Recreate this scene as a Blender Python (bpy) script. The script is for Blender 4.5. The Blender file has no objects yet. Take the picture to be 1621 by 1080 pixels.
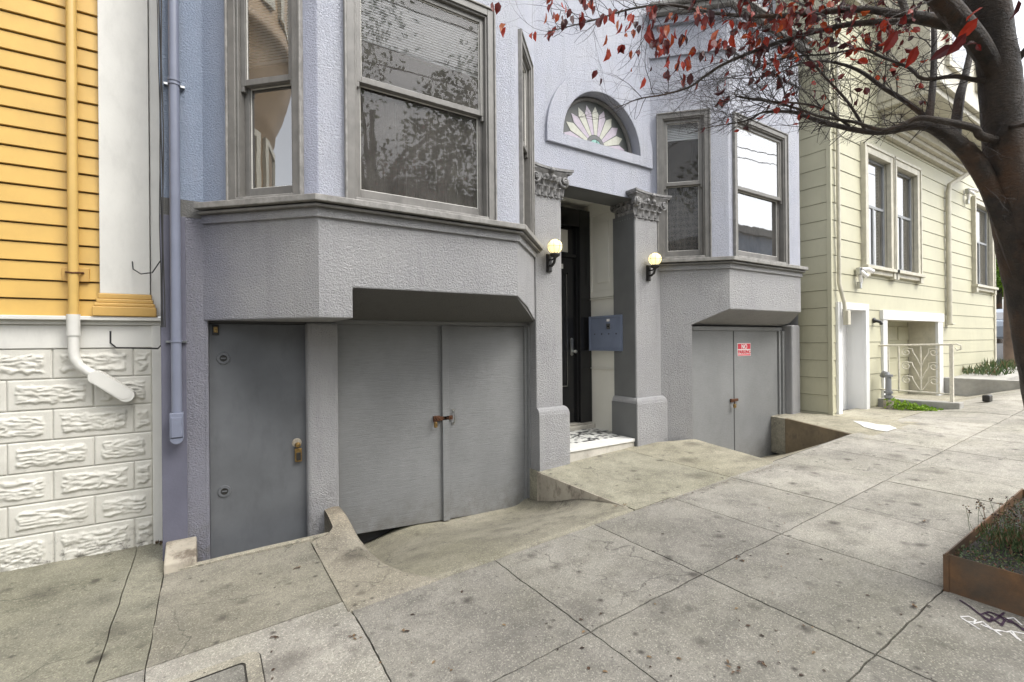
import bpy, bmesh, math, random
from math import sin, cos, pi, radians, sqrt, hypot, exp
from mathutils import Vector, Matrix, noise as MN
random.seed(7)
S = bpy.context.scene
COL = S.collection

# ------------------------------------------------------------------ camera
CAMZ = 1.7
YAW, PIT, ROL, FPX = .57085, .0012335, .0094587, 758.0
fw = Vector((sin(YAW)*cos(PIT), cos(YAW)*cos(PIT), sin(PIT)))
rt0 = Vector((cos(YAW), -sin(YAW), 0)); dn0 = fw.cross(rt0)
rt = rt0*cos(ROL) + dn0*sin(ROL); dn = -rt0*sin(ROL) + dn0*cos(ROL)
cam = bpy.data.cameras.new('camera'); co = bpy.data.objects.new('camera', cam); COL.objects.link(co)
M = Matrix.Identity(4)
for i in range(3):
    M[i][0] = rt[i]; M[i][1] = -dn[i]; M[i][2] = -fw[i]
M[2][3] = CAMZ
co.matrix_world = M
cam.sensor_width = 36; cam.lens = FPX/1621*36; cam.clip_start = .05; cam.clip_end = 1500
S.camera = co
S.render.resolution_x = 1024; S.render.resolution_y = 682

def at(u, v, d):                       # a photo direction turned into a point d metres ahead
    return Vector((0, 0, CAMZ)) + (fw + rt*((u-810.5)/FPX) + dn*((v-540)/FPX))*d
def px(p):
    q = Vector(p) - Vector((0, 0, CAMZ)); z = q.dot(fw)
    return (810.5+FPX*q.dot(rt)/z, 540+FPX*q.dot(dn)/z, z)
def gat(u, v, dz=0):
    d = fw + rt*((u-810.5)/FPX) + dn*((v-540)/FPX)
    t = -(CAMZ-dz)/(d.z-.05*d.x); return Vector((0, 0, CAMZ)) + d*t

# ------------------------------------------------------------------ world and light (overcast)
SUN_EL, SUN_ROT = radians(52), radians(150)
w = bpy.data.worlds.new('World'); S.world = w; w.use_nodes = True
nt = w.node_tree; nt.nodes.clear()
sky = nt.nodes.new('ShaderNodeTexSky'); sky.sky_type = 'NISHITA'; sky.sun_disc = False
sky.sun_elevation = SUN_EL; sky.sun_rotation = SUN_ROT; sky.air_density = 1.0; sky.dust_density = 3.0
hs = nt.nodes.new('ShaderNodeHueSaturation'); hs.inputs['Saturation'].default_value = .2
bg = nt.nodes.new('ShaderNodeBackground'); bg.inputs['Strength'].default_value = .15
ow = nt.nodes.new('ShaderNodeOutputWorld')
nt.links.new(sky.outputs[0], hs.inputs['Color']); nt.links.new(hs.outputs[0], bg.inputs['Color']); nt.links.new(bg.outputs[0], ow.inputs[0])
sl = bpy.data.lights.new('sun', 'SUN'); sl.energy = .7; sl.angle = radians(32); sl.color = (1, .97, .92)
so = bpy.data.objects.new('sun', sl); COL.objects.link(so)
# sun direction: from the street side, behind the camera
sd = Vector((sin(SUN_ROT)*cos(SUN_EL), cos(SUN_ROT)*cos(SUN_EL), sin(SUN_EL)))
so.rotation_euler = sd.to_track_quat('Z', 'Y').to_euler()
S.view_settings.view_transform = 'Standard'; S.view_settings.look = 'None'
S.view_settings.exposure = 1.58; S.view_settings.gamma = 1
S.render.engine = 'CYCLES'
S.cycles.max_bounces = 7; S.cycles.transparent_max_bounces = 8

# ------------------------------------------------------------------ helpers
def tag(o, label=None, cat=None, group=None, kind=None):
    if label: o['label'] = label
    if cat: o['category'] = cat
    if group: o['group'] = group
    if kind: o['kind'] = kind
    return o
def thing(name, loc, label, cat, group=None):
    e = bpy.data.objects.new(name, None); COL.objects.link(e); e.location = loc; e.empty_display_size = .1
    return tag(e, label, cat, group)
class MB:
    def __init__(s): s.v = []; s.f = []; s.m = []; s.c = None
    def add(s, vs, fs, m=0):
        b = len(s.v); s.v += [tuple(p) for p in vs]
        for f in fs: s.f.append(tuple(b+i for i in f)); s.m.append(m)
    def quad(s, a, b, c, d, m=0): s.add((a, b, c, d), ((0, 1, 2, 3),), m)
    def poly(s, ps, m=0): s.add(ps, (tuple(range(len(ps))),), m)
    def hexa(s, p, m=0):               # p: 4 bottom + 4 top
        s.add(p, ((3, 2, 1, 0), (4, 5, 6, 7), (0, 1, 5, 4), (1, 2, 6, 5), (2, 3, 7, 6), (3, 0, 4, 7)), m)
    def box(s, x0, x1, y0, y1, z0, z1, m=0):
        s.hexa([(x0, y0, z0), (x1, y0, z0), (x1, y1, z0), (x0, y1, z0), (x0, y0, z1), (x1, y0, z1), (x1, y1, z1), (x0, y1, z1)], m)
    def tube(s, pts, rad, n=8, m=0, cap=True):
        pts = [Vector(p) for p in pts]
        if not isinstance(rad, (list, tuple)): rad = [rad]*len(pts)
        b = len(s.v); up = Vector((.13, .21, .97)); prev = None
        for i, p in enumerate(pts):
            t = (pts[min(i+1, len(pts)-1)] - pts[max(i-1, 0)])
            if t.length < 1e-9: t = Vector((0, 0, 1))
            t.normalize()
            if prev is None:
                a = t.cross(up if abs(t.dot(up)) < .95 else Vector((1, 0, 0))).normalized()
            else:
                a = prev - t*prev.dot(t)
                a = a.normalized() if a.length > 1e-6 else t.orthogonal().normalized()
            prev = a; c = t.cross(a)
            for k in range(n):
                an = 2*pi*k/n; s.v.append(tuple(p + (a*cos(an)+c*sin(an))*rad[i]))
        for i in range(len(pts)-1):
            for k in range(n):
                s.f.append((b+i*n+k, b+i*n+(k+1) % n, b+(i+1)*n+(k+1) % n, b+(i+1)*n+k)); s.m.append(m)
        if cap and n > 3:
            e = len(s.v); s.v += s.v[b:b+n]; s.v += s.v[e-n:e]
            s.f.append(tuple(e+k for k in reversed(range(n)))); s.m.append(m)
            s.f.append(tuple(e+n+k for k in range(n))); s.m.append(m)
    def lathe(s, prof, c, n=24, m=0, axis='z', a0=0, a1=2*pi):
        b = len(s.v); full = abs(a1-a0-2*pi) < 1e-6; N = n if full else n+1
        for r, z in prof:
            for k in range(N):
                a = a0+(a1-a0)*k/n
                if axis == 'z': s.v.append((c[0]+r*cos(a), c[1]+r*sin(a), c[2]+z))
                elif axis == 'y': s.v.append((c[0]+r*cos(a), c[1]+z, c[2]+r*sin(a)))
                else: s.v.append((c[0]+z, c[1]+r*cos(a), c[2]+r*sin(a)))
        for i in range(len(prof)-1):
            for k in range(n):
                k2 = (k+1) % N if full else k+1
                s.f.append((b+i*N+k, b+i*N+k2, b+(i+1)*N+k2, b+(i+1)*N+k)); s.m.append(m)
    def build(s, name, mats, parent=None, smooth=False, bevel=0, seg=2, merge=False, ang=35):
        me = bpy.data.meshes.new(name); me.from_pydata(s.v, [], s.f)
        if not isinstance(mats, (list, tuple)): mats = [mats]
        for m in mats: me.materials.append(m)
        me.polygons.foreach_set('material_index', s.m)
        if merge:
            bm = bmesh.new(); bm.from_mesh(me); bmesh.ops.remove_doubles(bm, verts=bm.verts, dist=.0008)
            bmesh.ops.recalc_face_normals(bm, faces=bm.faces); bm.to_mesh(me); bm.free()
        if smooth: me.polygons.foreach_set('use_smooth', [True]*len(me.polygons))
        me.update()
        if s.c:
            ca = me.color_attributes.new('tone', 'FLOAT_COLOR', 'POINT')
            ca.data.foreach_set('color', [x for c in s.c for x in (c[0], c[1], c[2], 1)])
        o = bpy.data.objects.new(name, me); COL.objects.link(o)
        if parent is not None:
            o.parent = parent
            if parent.type == 'EMPTY': o.matrix_parent_inverse = Matrix.Translation(-Vector(parent.location))
        if bevel:
            bv = o.modifiers.new('bevel', 'BEVEL'); bv.width = bevel; bv.segments = seg; bv.limit_method = 'ANGLE'; bv.angle_limit = radians(ang)
            bv.harden_normals = False
        return o
class Fr:                              # a wall-aligned frame: s along, d outward, z up
    def __init__(f, ox, oy, tx, ty):
        L = hypot(tx, ty); f.o = (ox, oy); f.t = (tx/L, ty/L); f.n = (ty/L, -tx/L)
    def p(f, s, d, z): return (f.o[0]+f.t[0]*s+f.n[0]*d, f.o[1]+f.t[1]*s+f.n[1]*d, z)
    def box(f, mb, s0, s1, d0, d1, z0, z1, m=0):
        mb.hexa([f.p(s0, d1, z0), f.p(s1, d1, z0), f.p(s1, d0, z0), f.p(s0, d0, z0), f.p(s0, d1, z1), f.p(s1, d1, z1), f.p(s1, d0, z1), f.p(s0, d0, z1)], m)
def struct(o): o['kind'] = 'structure'; return o

# ------------------------------------------------------------------ materials
class NT:
    def __init__(s, name):
        s.m = bpy.data.materials.new(name); s.m.use_nodes = True; s.t = s.m.node_tree
        s.b = s.t.nodes['Principled BSDF']; s.out = s.t.nodes['Material Output']
        g = s.t.nodes.new('ShaderNodeNewGeometry'); s.pos = g.outputs['Position']
    def l(s, a, b): s.t.links.new(a, b)
    def n(s, typ, **k):
        x = s.t.nodes.new(typ)
        for a, v in k.items(): setattr(x, a, v)
        return x
    def mapp(s, sc=(1, 1, 1), rot=(0, 0, 0), loc=(0, 0, 0)):
        x = s.n('ShaderNodeMapping'); x.inputs['Scale'].default_value = sc; x.inputs['Rotation'].default_value = rot; x.inputs['Location'].default_value = loc
        s.l(s.pos, x.inputs['Vector']); return x.outputs[0]
    def noise(s, scale, detail=4, rough=.55, vec=None, dist=0):
        x = s.n('ShaderNodeTexNoise'); x.inputs['Scale'].default_value = scale; x.inputs['Detail'].default_value = detail
        x.inputs['Roughness'].default_value = rough; x.inputs['Distortion'].default_value = dist
        s.l(vec if vec is not None else s.pos, x.inputs['Vector']); return x.outputs['Fac']
    def vor(s, scale, vec=None, feature='F1', rnd=1):
        x = s.n('ShaderNodeTexVoronoi', feature=feature); x.inputs['Scale'].default_value = scale; x.inputs['Randomness'].default_value = rnd
        s.l(vec if vec is not None else s.pos, x.inputs['Vector']); return x
    def ramp(s, fac, stops):
        x = s.n('ShaderNodeValToRGB'); e = x.color_ramp.elements
        while len(e) < len(stops): e.new(.5)
        for i, (p, c) in enumerate(stops):
            e[i].position = p; e[i].color = (c, c, c, 1) if isinstance(c, (int, float)) else (*c, 1)
        s.l(fac, x.inputs[0]); return x.outputs[0]
    def mix(s, fac, a, b, mode='MIX'):
        x = s.n('ShaderNodeMix', data_type='RGBA', blend_type=mode)
        if isinstance(fac, (int, float)): x.inputs[0].default_value = fac
        else: s.l(fac, x.inputs[0])
        for i, c in ((6, a), (7, b)):
            if isinstance(c, tuple): x.inputs[i].default_value = (*c, 1)
            else: s.l(c, x.inputs[i])
        return x.outputs[2]
    def math(s, op, a, b=None, c=None):
        x = s.n('ShaderNodeMath', operation=op)
        for i, v in enumerate((a, b, c)):
            if v is None: continue
            if isinstance(v, (int, float)): x.inputs[i].default_value = v
            else: s.l(v, x.inputs[i])
        return x.outputs[0]
    def bump(s, h, strength=.5, dist=.01, prev=None):
        x = s.n('ShaderNodeBump'); x.inputs['Strength'].default_value = strength; x.inputs['Distance'].default_value = dist
        s.l(h, x.inputs['Height'])
        if prev is not None: s.l(prev, x.inputs['Normal'])
        return x.outputs[0]
    def fin(s, col=None, rough=None, nor=None, **k):
        if col is not None:
            if isinstance(col, tuple): s.b.inputs['Base Color'].default_value = (*col, 1)
            else: s.l(col, s.b.inputs['Base Color'])
        if rough is not None:
            if isinstance(rough, (int, float)): s.b.inputs['Roughness'].default_value = rough
            else: s.l(rough, s.b.inputs['Roughness'])
        if nor is not None: s.l(nor, s.b.inputs['Normal'])
        for a, v in k.items(): s.b.inputs[a.replace('_', ' ')].default_value = v
        return s.m
def dim(c, f): return tuple(x*f for x in c)
def paint(name, c, rough=.5, var=.12, sc=3, bs=.15, bsc=80, metal=0, grime=.0):
    t = NT(name)
    col = t.mix(t.ramp(t.noise(sc, 5), [(.35, 0), (.68, 1)]), dim(c, 1-var), dim(c, 1+var*.6))
    if grime:
        g = t.ramp(t.noise(9, 8, .7, t.mapp((1, 1, .35))), [(.5, 0), (.72, grime)])
        col = t.mix(g, col, dim(c, .45))
    return t.fin(col, rough, t.bump(t.noise(bsc, 3), bs, .004), Metallic=metal)
def stucco(name, c, c2=None, amt=.5, sc=1.0, grad=None):
    t = NT(name)
    v = t.mapp((1, 1, 1.15))
    n1 = t.noise(72*sc, 4, .62, v, .3); n2 = t.noise(150*sc, 3, .6); n3 = t.noise(22*sc, 3, .5)
    h = t.math('ADD', t.math('MULTIPLY', t.ramp(n1, [(.38, 0), (.62, 1)]), .8), t.math('MULTIPLY', n2, .3))
    h = t.math('ADD', h, t.math('MULTIPLY', n3, .5))
    big = t.ramp(t.noise(1.3, 6, .6), [(.3, 0), (.7, 1)])
    col = t.mix(big, dim(c, .92), dim(c, 1.06))
    if c2: col = t.mix(t.ramp(t.noise(2.2, 4, .6), [(.35, 0), (.7, 1)]), col, c2)
    if grad:                           # bluer tint towards the neighbour's side
        x0, x1, cc = grad; sx_ = t.n('ShaderNodeSeparateXYZ'); t.l(t.pos, sx_.inputs[0])
        xx = t.math('ADD', sx_.outputs[0], t.math('MULTIPLY', t.math('SUBTRACT', t.noise(3, 5, .6), .5), .5))
        f_ = t.n('ShaderNodeMapRange', interpolation_type='SMOOTHSTEP'); t.l(xx, f_.inputs[0]); f_.inputs[1].default_value = x0; f_.inputs[2].default_value = x1
        col = t.mix(f_.outputs[0], cc, col)
    st = t.ramp(t.noise(6, 9, .75, t.mapp((1.8, 1.8, .18))), [(.5, 0), (.74, .42)])
    col = t.mix(st, col, dim(c, .58))
    sx2 = t.n('ShaderNodeSeparateXYZ'); t.l(t.pos, sx2.inputs[0])
    gr = t.math('MULTIPLY', t.ramp(t.math('ADD', sx2.outputs[2], .3), [(.15, 1), (.75, 0)]), t.ramp(t.noise(13, 8, .75), [(.42, 0), (.62, .7)]))
    col = t.mix(gr, col, dim((.12, .11, .09), 1))
    sp_ = t.ramp(t.noise(55, 6, .8, t.mapp(loc=(4, 1, 7))), [(.68, 0), (.74, .6)]); col = t.mix(sp_, col, dim(c, .45))
    return t.fin(col, .6, t.bump(h, amt, .018))
def concrete(name, c=(.295, .277, .238), stain=1.0, moss=.3, light=1.0):
    t = NT(name)
    c = dim(c, light)
    base = t.mix(t.ramp(t.noise(1.6, 8, .65), [(.32, 0), (.66, 1)]), dim(c, .52), dim(c, 1.22))
    base = t.mix(t.ramp(t.noise(9, 8, .7), [(.35, 0), (.7, .55)]), base, dim(c, 1.25))
    base = t.mix(t.ramp(t.noise(4.2, 9, .72, t.mapp(loc=(9, 2, 4))), [(.48, 0), (.64, .7)]), base, dim(c, .5))
    base = t.mix(t.ramp(t.noise(26, 8, .8, t.mapp(loc=(1, 12, 4))), [(.6, 0), (.66, .7)]), base, dim(c, 1.5))
    base = t.mix(t.ramp(t.noise(34, 8, .8, t.mapp(loc=(6, 2, 9))), [(.62, 0), (.68, .75)]), base, dim(c, .35))
    ms = t.ramp(t.noise(.9, 6, .6, t.mapp(loc=(3, 7, 1))), [(.45, 0), (.7, moss)])
    base = t.mix(ms, base, (c[0]*.80, c[1]*.82, c[2]*.62))
    # aggregate specks
    sp = t.vor(160).outputs['Color']
    bw = t.n('ShaderNodeRGBToBW'); t.l(sp, bw.inputs[0])
    base = t.mix(t.ramp(bw.outputs[0], [(.15, .55), (.35, 0)]), base, dim(c, .45))
    base = t.mix(t.ramp(bw.outputs[0], [(.68, 0), (.9, .6)]), base, (c[0]*1.9, c[1]*1.9, c[2]*1.85))
    fine = t.noise(260, 4, .7)
    base = t.mix(t.ramp(fine, [(.4, .35), (.55, 0)]), base, dim(c, .4))
    # dark gum and drip spots of random size
    wv = t.noise(11, 4, .6)
    for sc_, r, am in ((2.1, .34, .55), (4.3, .24, .75), (9, .2, .85), (19, .16, .8)):
        vn = t.vor(sc_); d = t.math('ADD', vn.outputs['Distance'], t.math('MULTIPLY', t.math('SUBTRACT', wv, .5), .35))
        b2 = t.n('ShaderNodeRGBToBW'); t.l(vn.outputs['Color'], b2.inputs[0])
        on = t.ramp(b2.outputs[0], [(.53, 0), (.64, 1)])
        f = t.math('MULTIPLY', t.math('MULTIPLY', t.ramp(d, [(r*.1, 1), (r, 0)]), on), am*stain*1.15)
        base = t.mix(f, base, (c[0]*.2, c[1]*.185, c[2]*.18))
    wp = t.n('ShaderNodeVectorMath', operation='ADD'); nz_ = t.n('ShaderNodeTexNoise'); nz_.inputs['Scale'].default_value = 3; nz_.inputs['Detail'].default_value = 8; t.l(t.pos, nz_.inputs['Vector'])
    sc_v = t.n('ShaderNodeVectorMath', operation='SCALE'); sc_v.inputs['Scale'].default_value = .5; t.l(nz_.outputs['Color'], sc_v.inputs[0]); t.l(t.pos, wp.inputs[0]); t.l(sc_v.outputs[0], wp.inputs[1])
    ck = t.vor(.75, wp.outputs[0], 'DISTANCE_TO_EDGE').outputs['Distance']
    crk = t.math('MULTIPLY', t.ramp(ck, [(0, 1), (.006, 0)]), t.ramp(t.noise(1.1, 3, .5, t.mapp(loc=(2, 8, 1))), [(.52, 0), (.6, .75)]))
    base = t.mix(crk, base, dim(c, .22))
    # hairline scratches and flakes
    fl = t.vor(38, t.mapp((1, .45, 1), (0, 0, .6))).outputs['Distance']
    base = t.mix(t.ramp(fl, [(.04, .5), (.1, 0)]), base, dim(c, 1.7))
    at_ = t.n('ShaderNodeAttribute', attribute_name='tone')
    col = t.mix(1.0, base, at_.outputs['Color'], 'MULTIPLY')
    h = t.math('ADD', t.math('MULTIPLY', fine, .5), t.noise(60, 6, .7))
    return t.fin(col, .85, t.bump(h, .55, .006))
def plainconc(name, c, rough=.85, dirt=.6):
    t = NT(name)
    col = t.mix(t.ramp(t.noise(3, 8, .65), [(.3, 0), (.7, 1)]), dim(c, .7), dim(c, 1.2))
    col = t.mix(t.ramp(t.noise(7, 9, .75, t.mapp((1, 1, .7))), [(.5, 0), (.66, dirt)]), col, dim((.12, .095, .07), 1))
    return t.fin(col, rough, t.bump(t.noise(90, 6, .7), .6, .006))
def metal(name, c, rough=.35, m=1, var=.3):
    t = NT(name)
    col = t.mix(t.ramp(t.noise(60, 6, .7), [(.4, 0), (.65, 1)]), dim(c, 1-var), c)
    return t.fin(col, rough, t.bump(t.noise(200, 3), .15, .002), Metallic=m)

LAV = stucco('lavender_stucco', (.41, .425, .49), (.435, .445, .49), .65)
LAVB = stucco('blue_stucco', (.40, .415, .50), None, .6, grad=(-.15, .75, (.225, .27, .35)))
GREY = stucco('grey_stucco', (.325, .322, .326), (.35, .345, .342), .66, grad=(-.1, .6, (.195, .195, .23)))
VIO = stucco('violet_grey_stucco', (.15, .147, .205), (.17, .167, .22), .8)
VIOS = paint('smooth_violet_grey_paint', (.11, .11, .145), .5, .1, 4, .3, 60)
TAUP = stucco('taupe_stucco', (.10, .098, .092), None, .35)  # colour lowered so the bay soffit reads in deeper shade
DGREY = paint('dark_grey_paint', (.125, .128, .128), .6, .15, 2, .25, 60)  # dark grey coat, lowered further to deepen the shade of the entry recess
TRIM = paint('taupe_trim_paint', (.172, .164, .15), .5, .15, 8, .2, 60, grime=.5)
TRIMW = paint('weathered_trim_paint', (.25, .24, .222), .6, .25, 14, .4, 90, grime=.7)
PUTTY = paint('pale_putty', (.62, .60, .55), .6, .1, 10)
def plydoor(name, c):
    t = NT(name)
    hz = t.noise(30, 3, .6, t.mapp((.3, .3, 7)))
    lines = t.noise(9, 2, .5, t.mapp((.5, .5, 26)))
    big = t.ramp(t.noise(1.6, 6, .6, t.mapp((1, 1, .6))), [(.3, 0), (.72, 1)])
    col = t.mix(big, dim(c, .82), dim(c, 1.12))
    sc = t.ramp(t.noise(5, 8, .8), [(.55, 0), (.72, .4)]); col = t.mix(sc, col, dim(c, .6))
    col = t.mix(t.ramp(hz, [(.4, .3), (.55, 0)]), col, dim(c, .72))
    sz = t.n('ShaderNodeSeparateXYZ'); t.l(t.pos, sz.inputs[0]); lo_ = t.math('MULTIPLY', t.ramp(t.math('ADD', sz.outputs[2], .35), [(.05, 1), (.5, 0)]), t.ramp(t.noise(8, 8, .75), [(.4, 0), (.65, .7)])); col = t.mix(lo_, col, (.09, .08, .065))
    ch_ = t.ramp(t.noise(48, 5, .8, t.mapp(loc=(2, 5, 3))), [(.7, 0), (.73, .8)]); col = t.mix(ch_, col, dim(c, .3))
    h = t.math('ADD', t.math('MULTIPLY', hz, .7), t.math('MULTIPLY', lines, .6))
    return t.fin(col, .42, t.bump(h, .6, .006))
DOOR = plydoor('grey_painted_plywood', (.205, .208, .206))
DOORF = paint('smooth_grey_painted_steel', (.12, .125, .132), .38, .18, 2, .1, 60, grime=.3)
WHITE = paint('white_paint', (.62, .61, .565), .5, .05, 3, .15, 40, grime=.2)
CREAM = paint('cream_paint', (.68, .665, .60), .45, .05, 2, .1, 40)
BWHITE = paint('bright_white_paint', (.72, .72, .71), .45, .03, 2, .1, 40)
YEL = paint('yellow_paint', (.545, .345, .085), .5, .08, 3, .12, 50, grime=.1)
YELD = paint('mustard_paint', (.52, .32, .09), .5, .1, 3, .15, 50)
def rockmat():
    t = NT('white_painted_rock_block')
    col = t.mix(t.ramp(t.noise(5, 6, .6), [(.3, 0), (.7, 1)]), (.50, .485, .43), (.60, .585, .525))
    col = t.mix(t.ramp(t.noise(25, 8, .75), [(.6, 0), (.72, .5)]), col, (.3, .27, .22))
    # splash dirt low down
    sx = t.n('ShaderNodeSeparateXYZ'); t.l(t.pos, sx.inputs[0])
    lo = t.math('MULTIPLY', t.ramp(sx.outputs[2], [(.0, 1), (.22, 0)]), t.ramp(t.noise(18, 8, .75), [(.5, 0), (.62, .8)]))
    col = t.mix(lo, col, (.09, .08, .07))
    return t.fin(col, .6, t.bump(t.noise(70, 6, .65), .35, .006))
ROCK = rockmat()
GRN = paint('pale_green_siding_paint', (.475, .455, .325), .5, .06, 1.2, .12, 40, grime=.12)
GRNT = paint('pale_cream_trim_paint', (.53, .50, .405), .5, .12, 8, .2, 60, grime=.35)
BLACK = paint('black_gloss_paint', (.012, .012, .013), .22, .1, 4, .05, 30)
BLACKM = paint('black_cable', (.02, .02, .02), .6)
PIPE = paint('blue_grey_pipe_paint', (.165, .18, .235), .4, .08, 6, .15, 60)
PIPEY = paint('yellow_pipe_paint', (.56, .37, .115), .35, .06, 6, .1, 60)
MAIL = paint('blue_grey_mailbox_paint', (.17, .20, .275), .4, .08, 5, .12, 50)
STEEL = metal('brushed_steel', (.6, .6, .58), .3)
BRASS = metal('old_brass', (.45, .30, .12), .4, 1, .5)
RUST = metal('rusty_iron', (.16, .07, .035), .7, .5, .5)
IRON = paint('black_iron', (.02, .018, .016), .4)
STONE = paint('grey_cast_plaster', (.22, .215, .21), .6, .4, 25, .5, 70, grime=.8)
GAPSHADE = paint('gap_shade', (.05, .05, .05), .8)  # near-black colour standing in for shade inside gaps, grooves and recesses
MARB = paint('white_marble', (.76, .75, .71), .35, .1, 7, .05, 30, grime=.3)
MARBS = plainconc('stained_marble_riser', (.5, .47, .41), .7, .3)
TILEW = paint('white_floor_tile', (.68, .68, .64), .35, .12, 12)
TILEB = paint('black_floor_tile', (.03, .032, .035), .4, .2, 12)
CONC = concrete('sidewalk_concrete')
CONCR = concrete('driveway_concrete', (.28, .258, .215), .5, .4)
KERB = plainconc('worn_painted_concrete', (.38, .34, .27), .8, .95)
KERB2 = plainconc('clean_cast_concrete', (.38, .37, .34), .85, .12)
KERB3 = plainconc('brown_stained_concrete', (.22, .17, .105), .85, .95)
SEAM = paint('dark_joint_dirt', (.05, .045, .038), .95, .4, 20, .5, 60)
ASPH = plainconc('road_asphalt', (.05, .05, .05), .9, .2)
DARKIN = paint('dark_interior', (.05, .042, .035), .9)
CURT = paint('dark_brown_curtain', (.06, .05, .043), .8, .4, 6)
def corten():
    t = NT('rusty_steel_plate')
    col = t.mix(t.ramp(t.noise(6, 8, .7), [(.35, 0), (.65, 1)]), (.085, .052, .03), (.19, .10, .045))
    col = t.mix(t.ramp(t.noise(3, 6, .6, t.mapp(loc=(5, 2, 8))), [(.45, 0), (.7, .7)]), col, (.075, .068, .055))
    return t.fin(col, .6, t.bump(t.noise(120, 4), .25, .003), Metallic=.2)
CORT = corten()
def barkmat():
    t = NT('dark_bark')
    col = t.mix(t.ramp(t.noise(10, 8, .7, t.mapp((1, 1, .6))), [(.35, 0), (.7, 1)]), (.022, .016, .011), (.08, .056, .038))
    col = t.mix(t.ramp(t.noise(3.2, 5, .6, t.mapp(loc=(1, 4, 2))), [(.52, 0), (.68, .85)]), col, (.11, .05, .018))
    v = t.vor(75, t.mapp((1, 1, 2.2))).outputs['Distance']
    col = t.mix(t.ramp(v, [(.05, .75), (.12, 0)]), col, (.16, .14, .11))
    h = t.math('ADD', t.noise(45, 8, .7, t.mapp((1, 1, 2))), t.math('MULTIPLY', t.noise(9, 4), .7))
    return t.fin(col, .55, t.bump(h, 1.0, .02))
BARK = barkmat()
TWIG = paint('thin_dark_twig', (.042, .031, .027), .6, .4, 20)
def leafmat(name, stops, trans=.35):
    t = NT(name)
    oi = t.n('ShaderNodeNewGeometry').outputs['Random Per Island']
    col = t.ramp(oi, stops)
    nz = t.ramp(t.noise(40, 4), [(.3, .7), (.7, 1.2)]); col = t.mix(1.0, col, nz, 'MULTIPLY')
    t.fin(col, .5)
    tr = t.n('ShaderNodeBsdfTranslucent'); t.l(col, tr.inputs[0]); mx = t.n('ShaderNodeMixShader'); mx.inputs[0].default_value = trans
    t.l(t.b.outputs[0], mx.inputs[1]); t.l(tr.outputs[0], mx.inputs[2]); t.l(mx.outputs[0], t.out.inputs[0])
    return t.m
REDL = leafmat('red_plum_leaf', [(0, (.04, .012, .014)), (.35, (.12, .014, .012)), (.6, (.24, .02, .01)), (.82, (.42, .035, .012)), (1, (.40, .10, .015))], .35)
GRL = leafmat('green_leaf', [(0, (.035, .07, .015)), (.5, (.08, .14, .03)), (1, (.16, .22, .05))])
SEDL = leafmat('sedum_leaf', [(0, (.045, .085, .03)), (.45, (.09, .14, .05)), (.75, (.16, .17, .08)), (.9, (.2, .09, .05)), (1, (.28, .15, .1))], .2)
BRL = leafmat('bright_green_leaf', [(0, (.12, .25, .02)), (1, (.35, .5, .06))], .5)
DRYL = leafmat('dry_leaf_litter', [(0, (.03, .02, .015)), (.6, (.09, .05, .03)), (1, (.3, .2, .1))], .1)
def glassmat(name, ior=1.9, tint=(.8, .82, .82), wav=.03, boost=0, film=.1):
    t = NT(name); t.t.nodes.remove(t.b)
    bn = t.bump(t.noise(2.2, 2, .5), wav, .02)
    fr = t.n('ShaderNodeFresnel'); fr.inputs[0].default_value = ior; t.l(bn, fr.inputs['Normal'])
    fac = t.math('ADD', fr.outputs[0], boost)
    g = t.n('ShaderNodeBsdfGlossy'); g.inputs['Roughness'].default_value = .012; t.l(bn, g.inputs['Normal'])
    tr = t.n('ShaderNodeBsdfTransparent'); tr.inputs[0].default_value = (*tint, 1)
    mx = t.n('ShaderNodeMixShader'); t.l(fac, mx.inputs[0]); t.l(tr.outputs[0], mx.inputs[1]); t.l(g.outputs[0], mx.inputs[2])
    df = t.n('ShaderNodeBsdfDiffuse'); df.inputs[0].default_value = (.5, .47, .43, 1)   # dusty film, its pale colour also hazing the reflections
    m2 = t.n('ShaderNodeMixShader'); t.l(t.ramp(t.noise(3.5, 7, .65), [(.3, film*.4), (.7, film)]), m2.inputs[0]); t.l(mx.outputs[0], m2.inputs[1]); t.l(df.outputs[0], m2.inputs[2]); t.l(m2.outputs[0], t.out.inputs[0])
    return t.m
GLASS = glassmat('window_glass', 1.55, (.92, .93, .93), .06, .0, .15)
GLASSD = glassmat('dim_window_glass', 1.4, (.92, .93, .93), .06, 0)
GLASSF = glassmat('bright_window_glass', 2.3, (.8, .82, .82), .04, .22)
BLIND = paint('white_blind_slats', (.82, .83, .84), .5, .05)
def lace():
    t = NT('black_lace_curtain')
    v = t.vor(11, t.mapp((1.3, .0, 1)), rnd=.15).outputs['Distance']
    w_ = t.vor(60).outputs['Distance']
    f = t.math('ADD', v, t.math('MULTIPLY', w_, .45))
    col = t.ramp(f, [(.3, (.012, .012, .012)), (.42, (.16, .15, .14)), (.55, (.03, .03, .03)), (.7, (.14, .13, .12))])
    return t.fin(col, .9)
LACE = lace()
def emit(name, c, st):
    t = NT(name); t.fin(c, .3); t.b.inputs['Emission Color'].default_value = (*c, 1); t.b.inputs['Emission Strength'].default_value = st
    return t.m
GLOBE = emit('lit_globe_glass', (1, .84, .42), .42)
PINK = paint('pink_opal_glass', (.36, .31, .36), .25, .1, 20)
CRM = paint('cream_opal_glass', (.40, .40, .33), .25, .1, 20)
TEAL = paint('teal_opal_glass', (.19, .37, .32), .25, .1, 20)
LEAD = paint('lead_came', (.06, .065, .06), .5)
SIGNR = paint('sign_red', (.62, .035, .06), .4, .05)
SIGNW = paint('sign_white', (.82, .80, .78), .4, .05)

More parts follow.
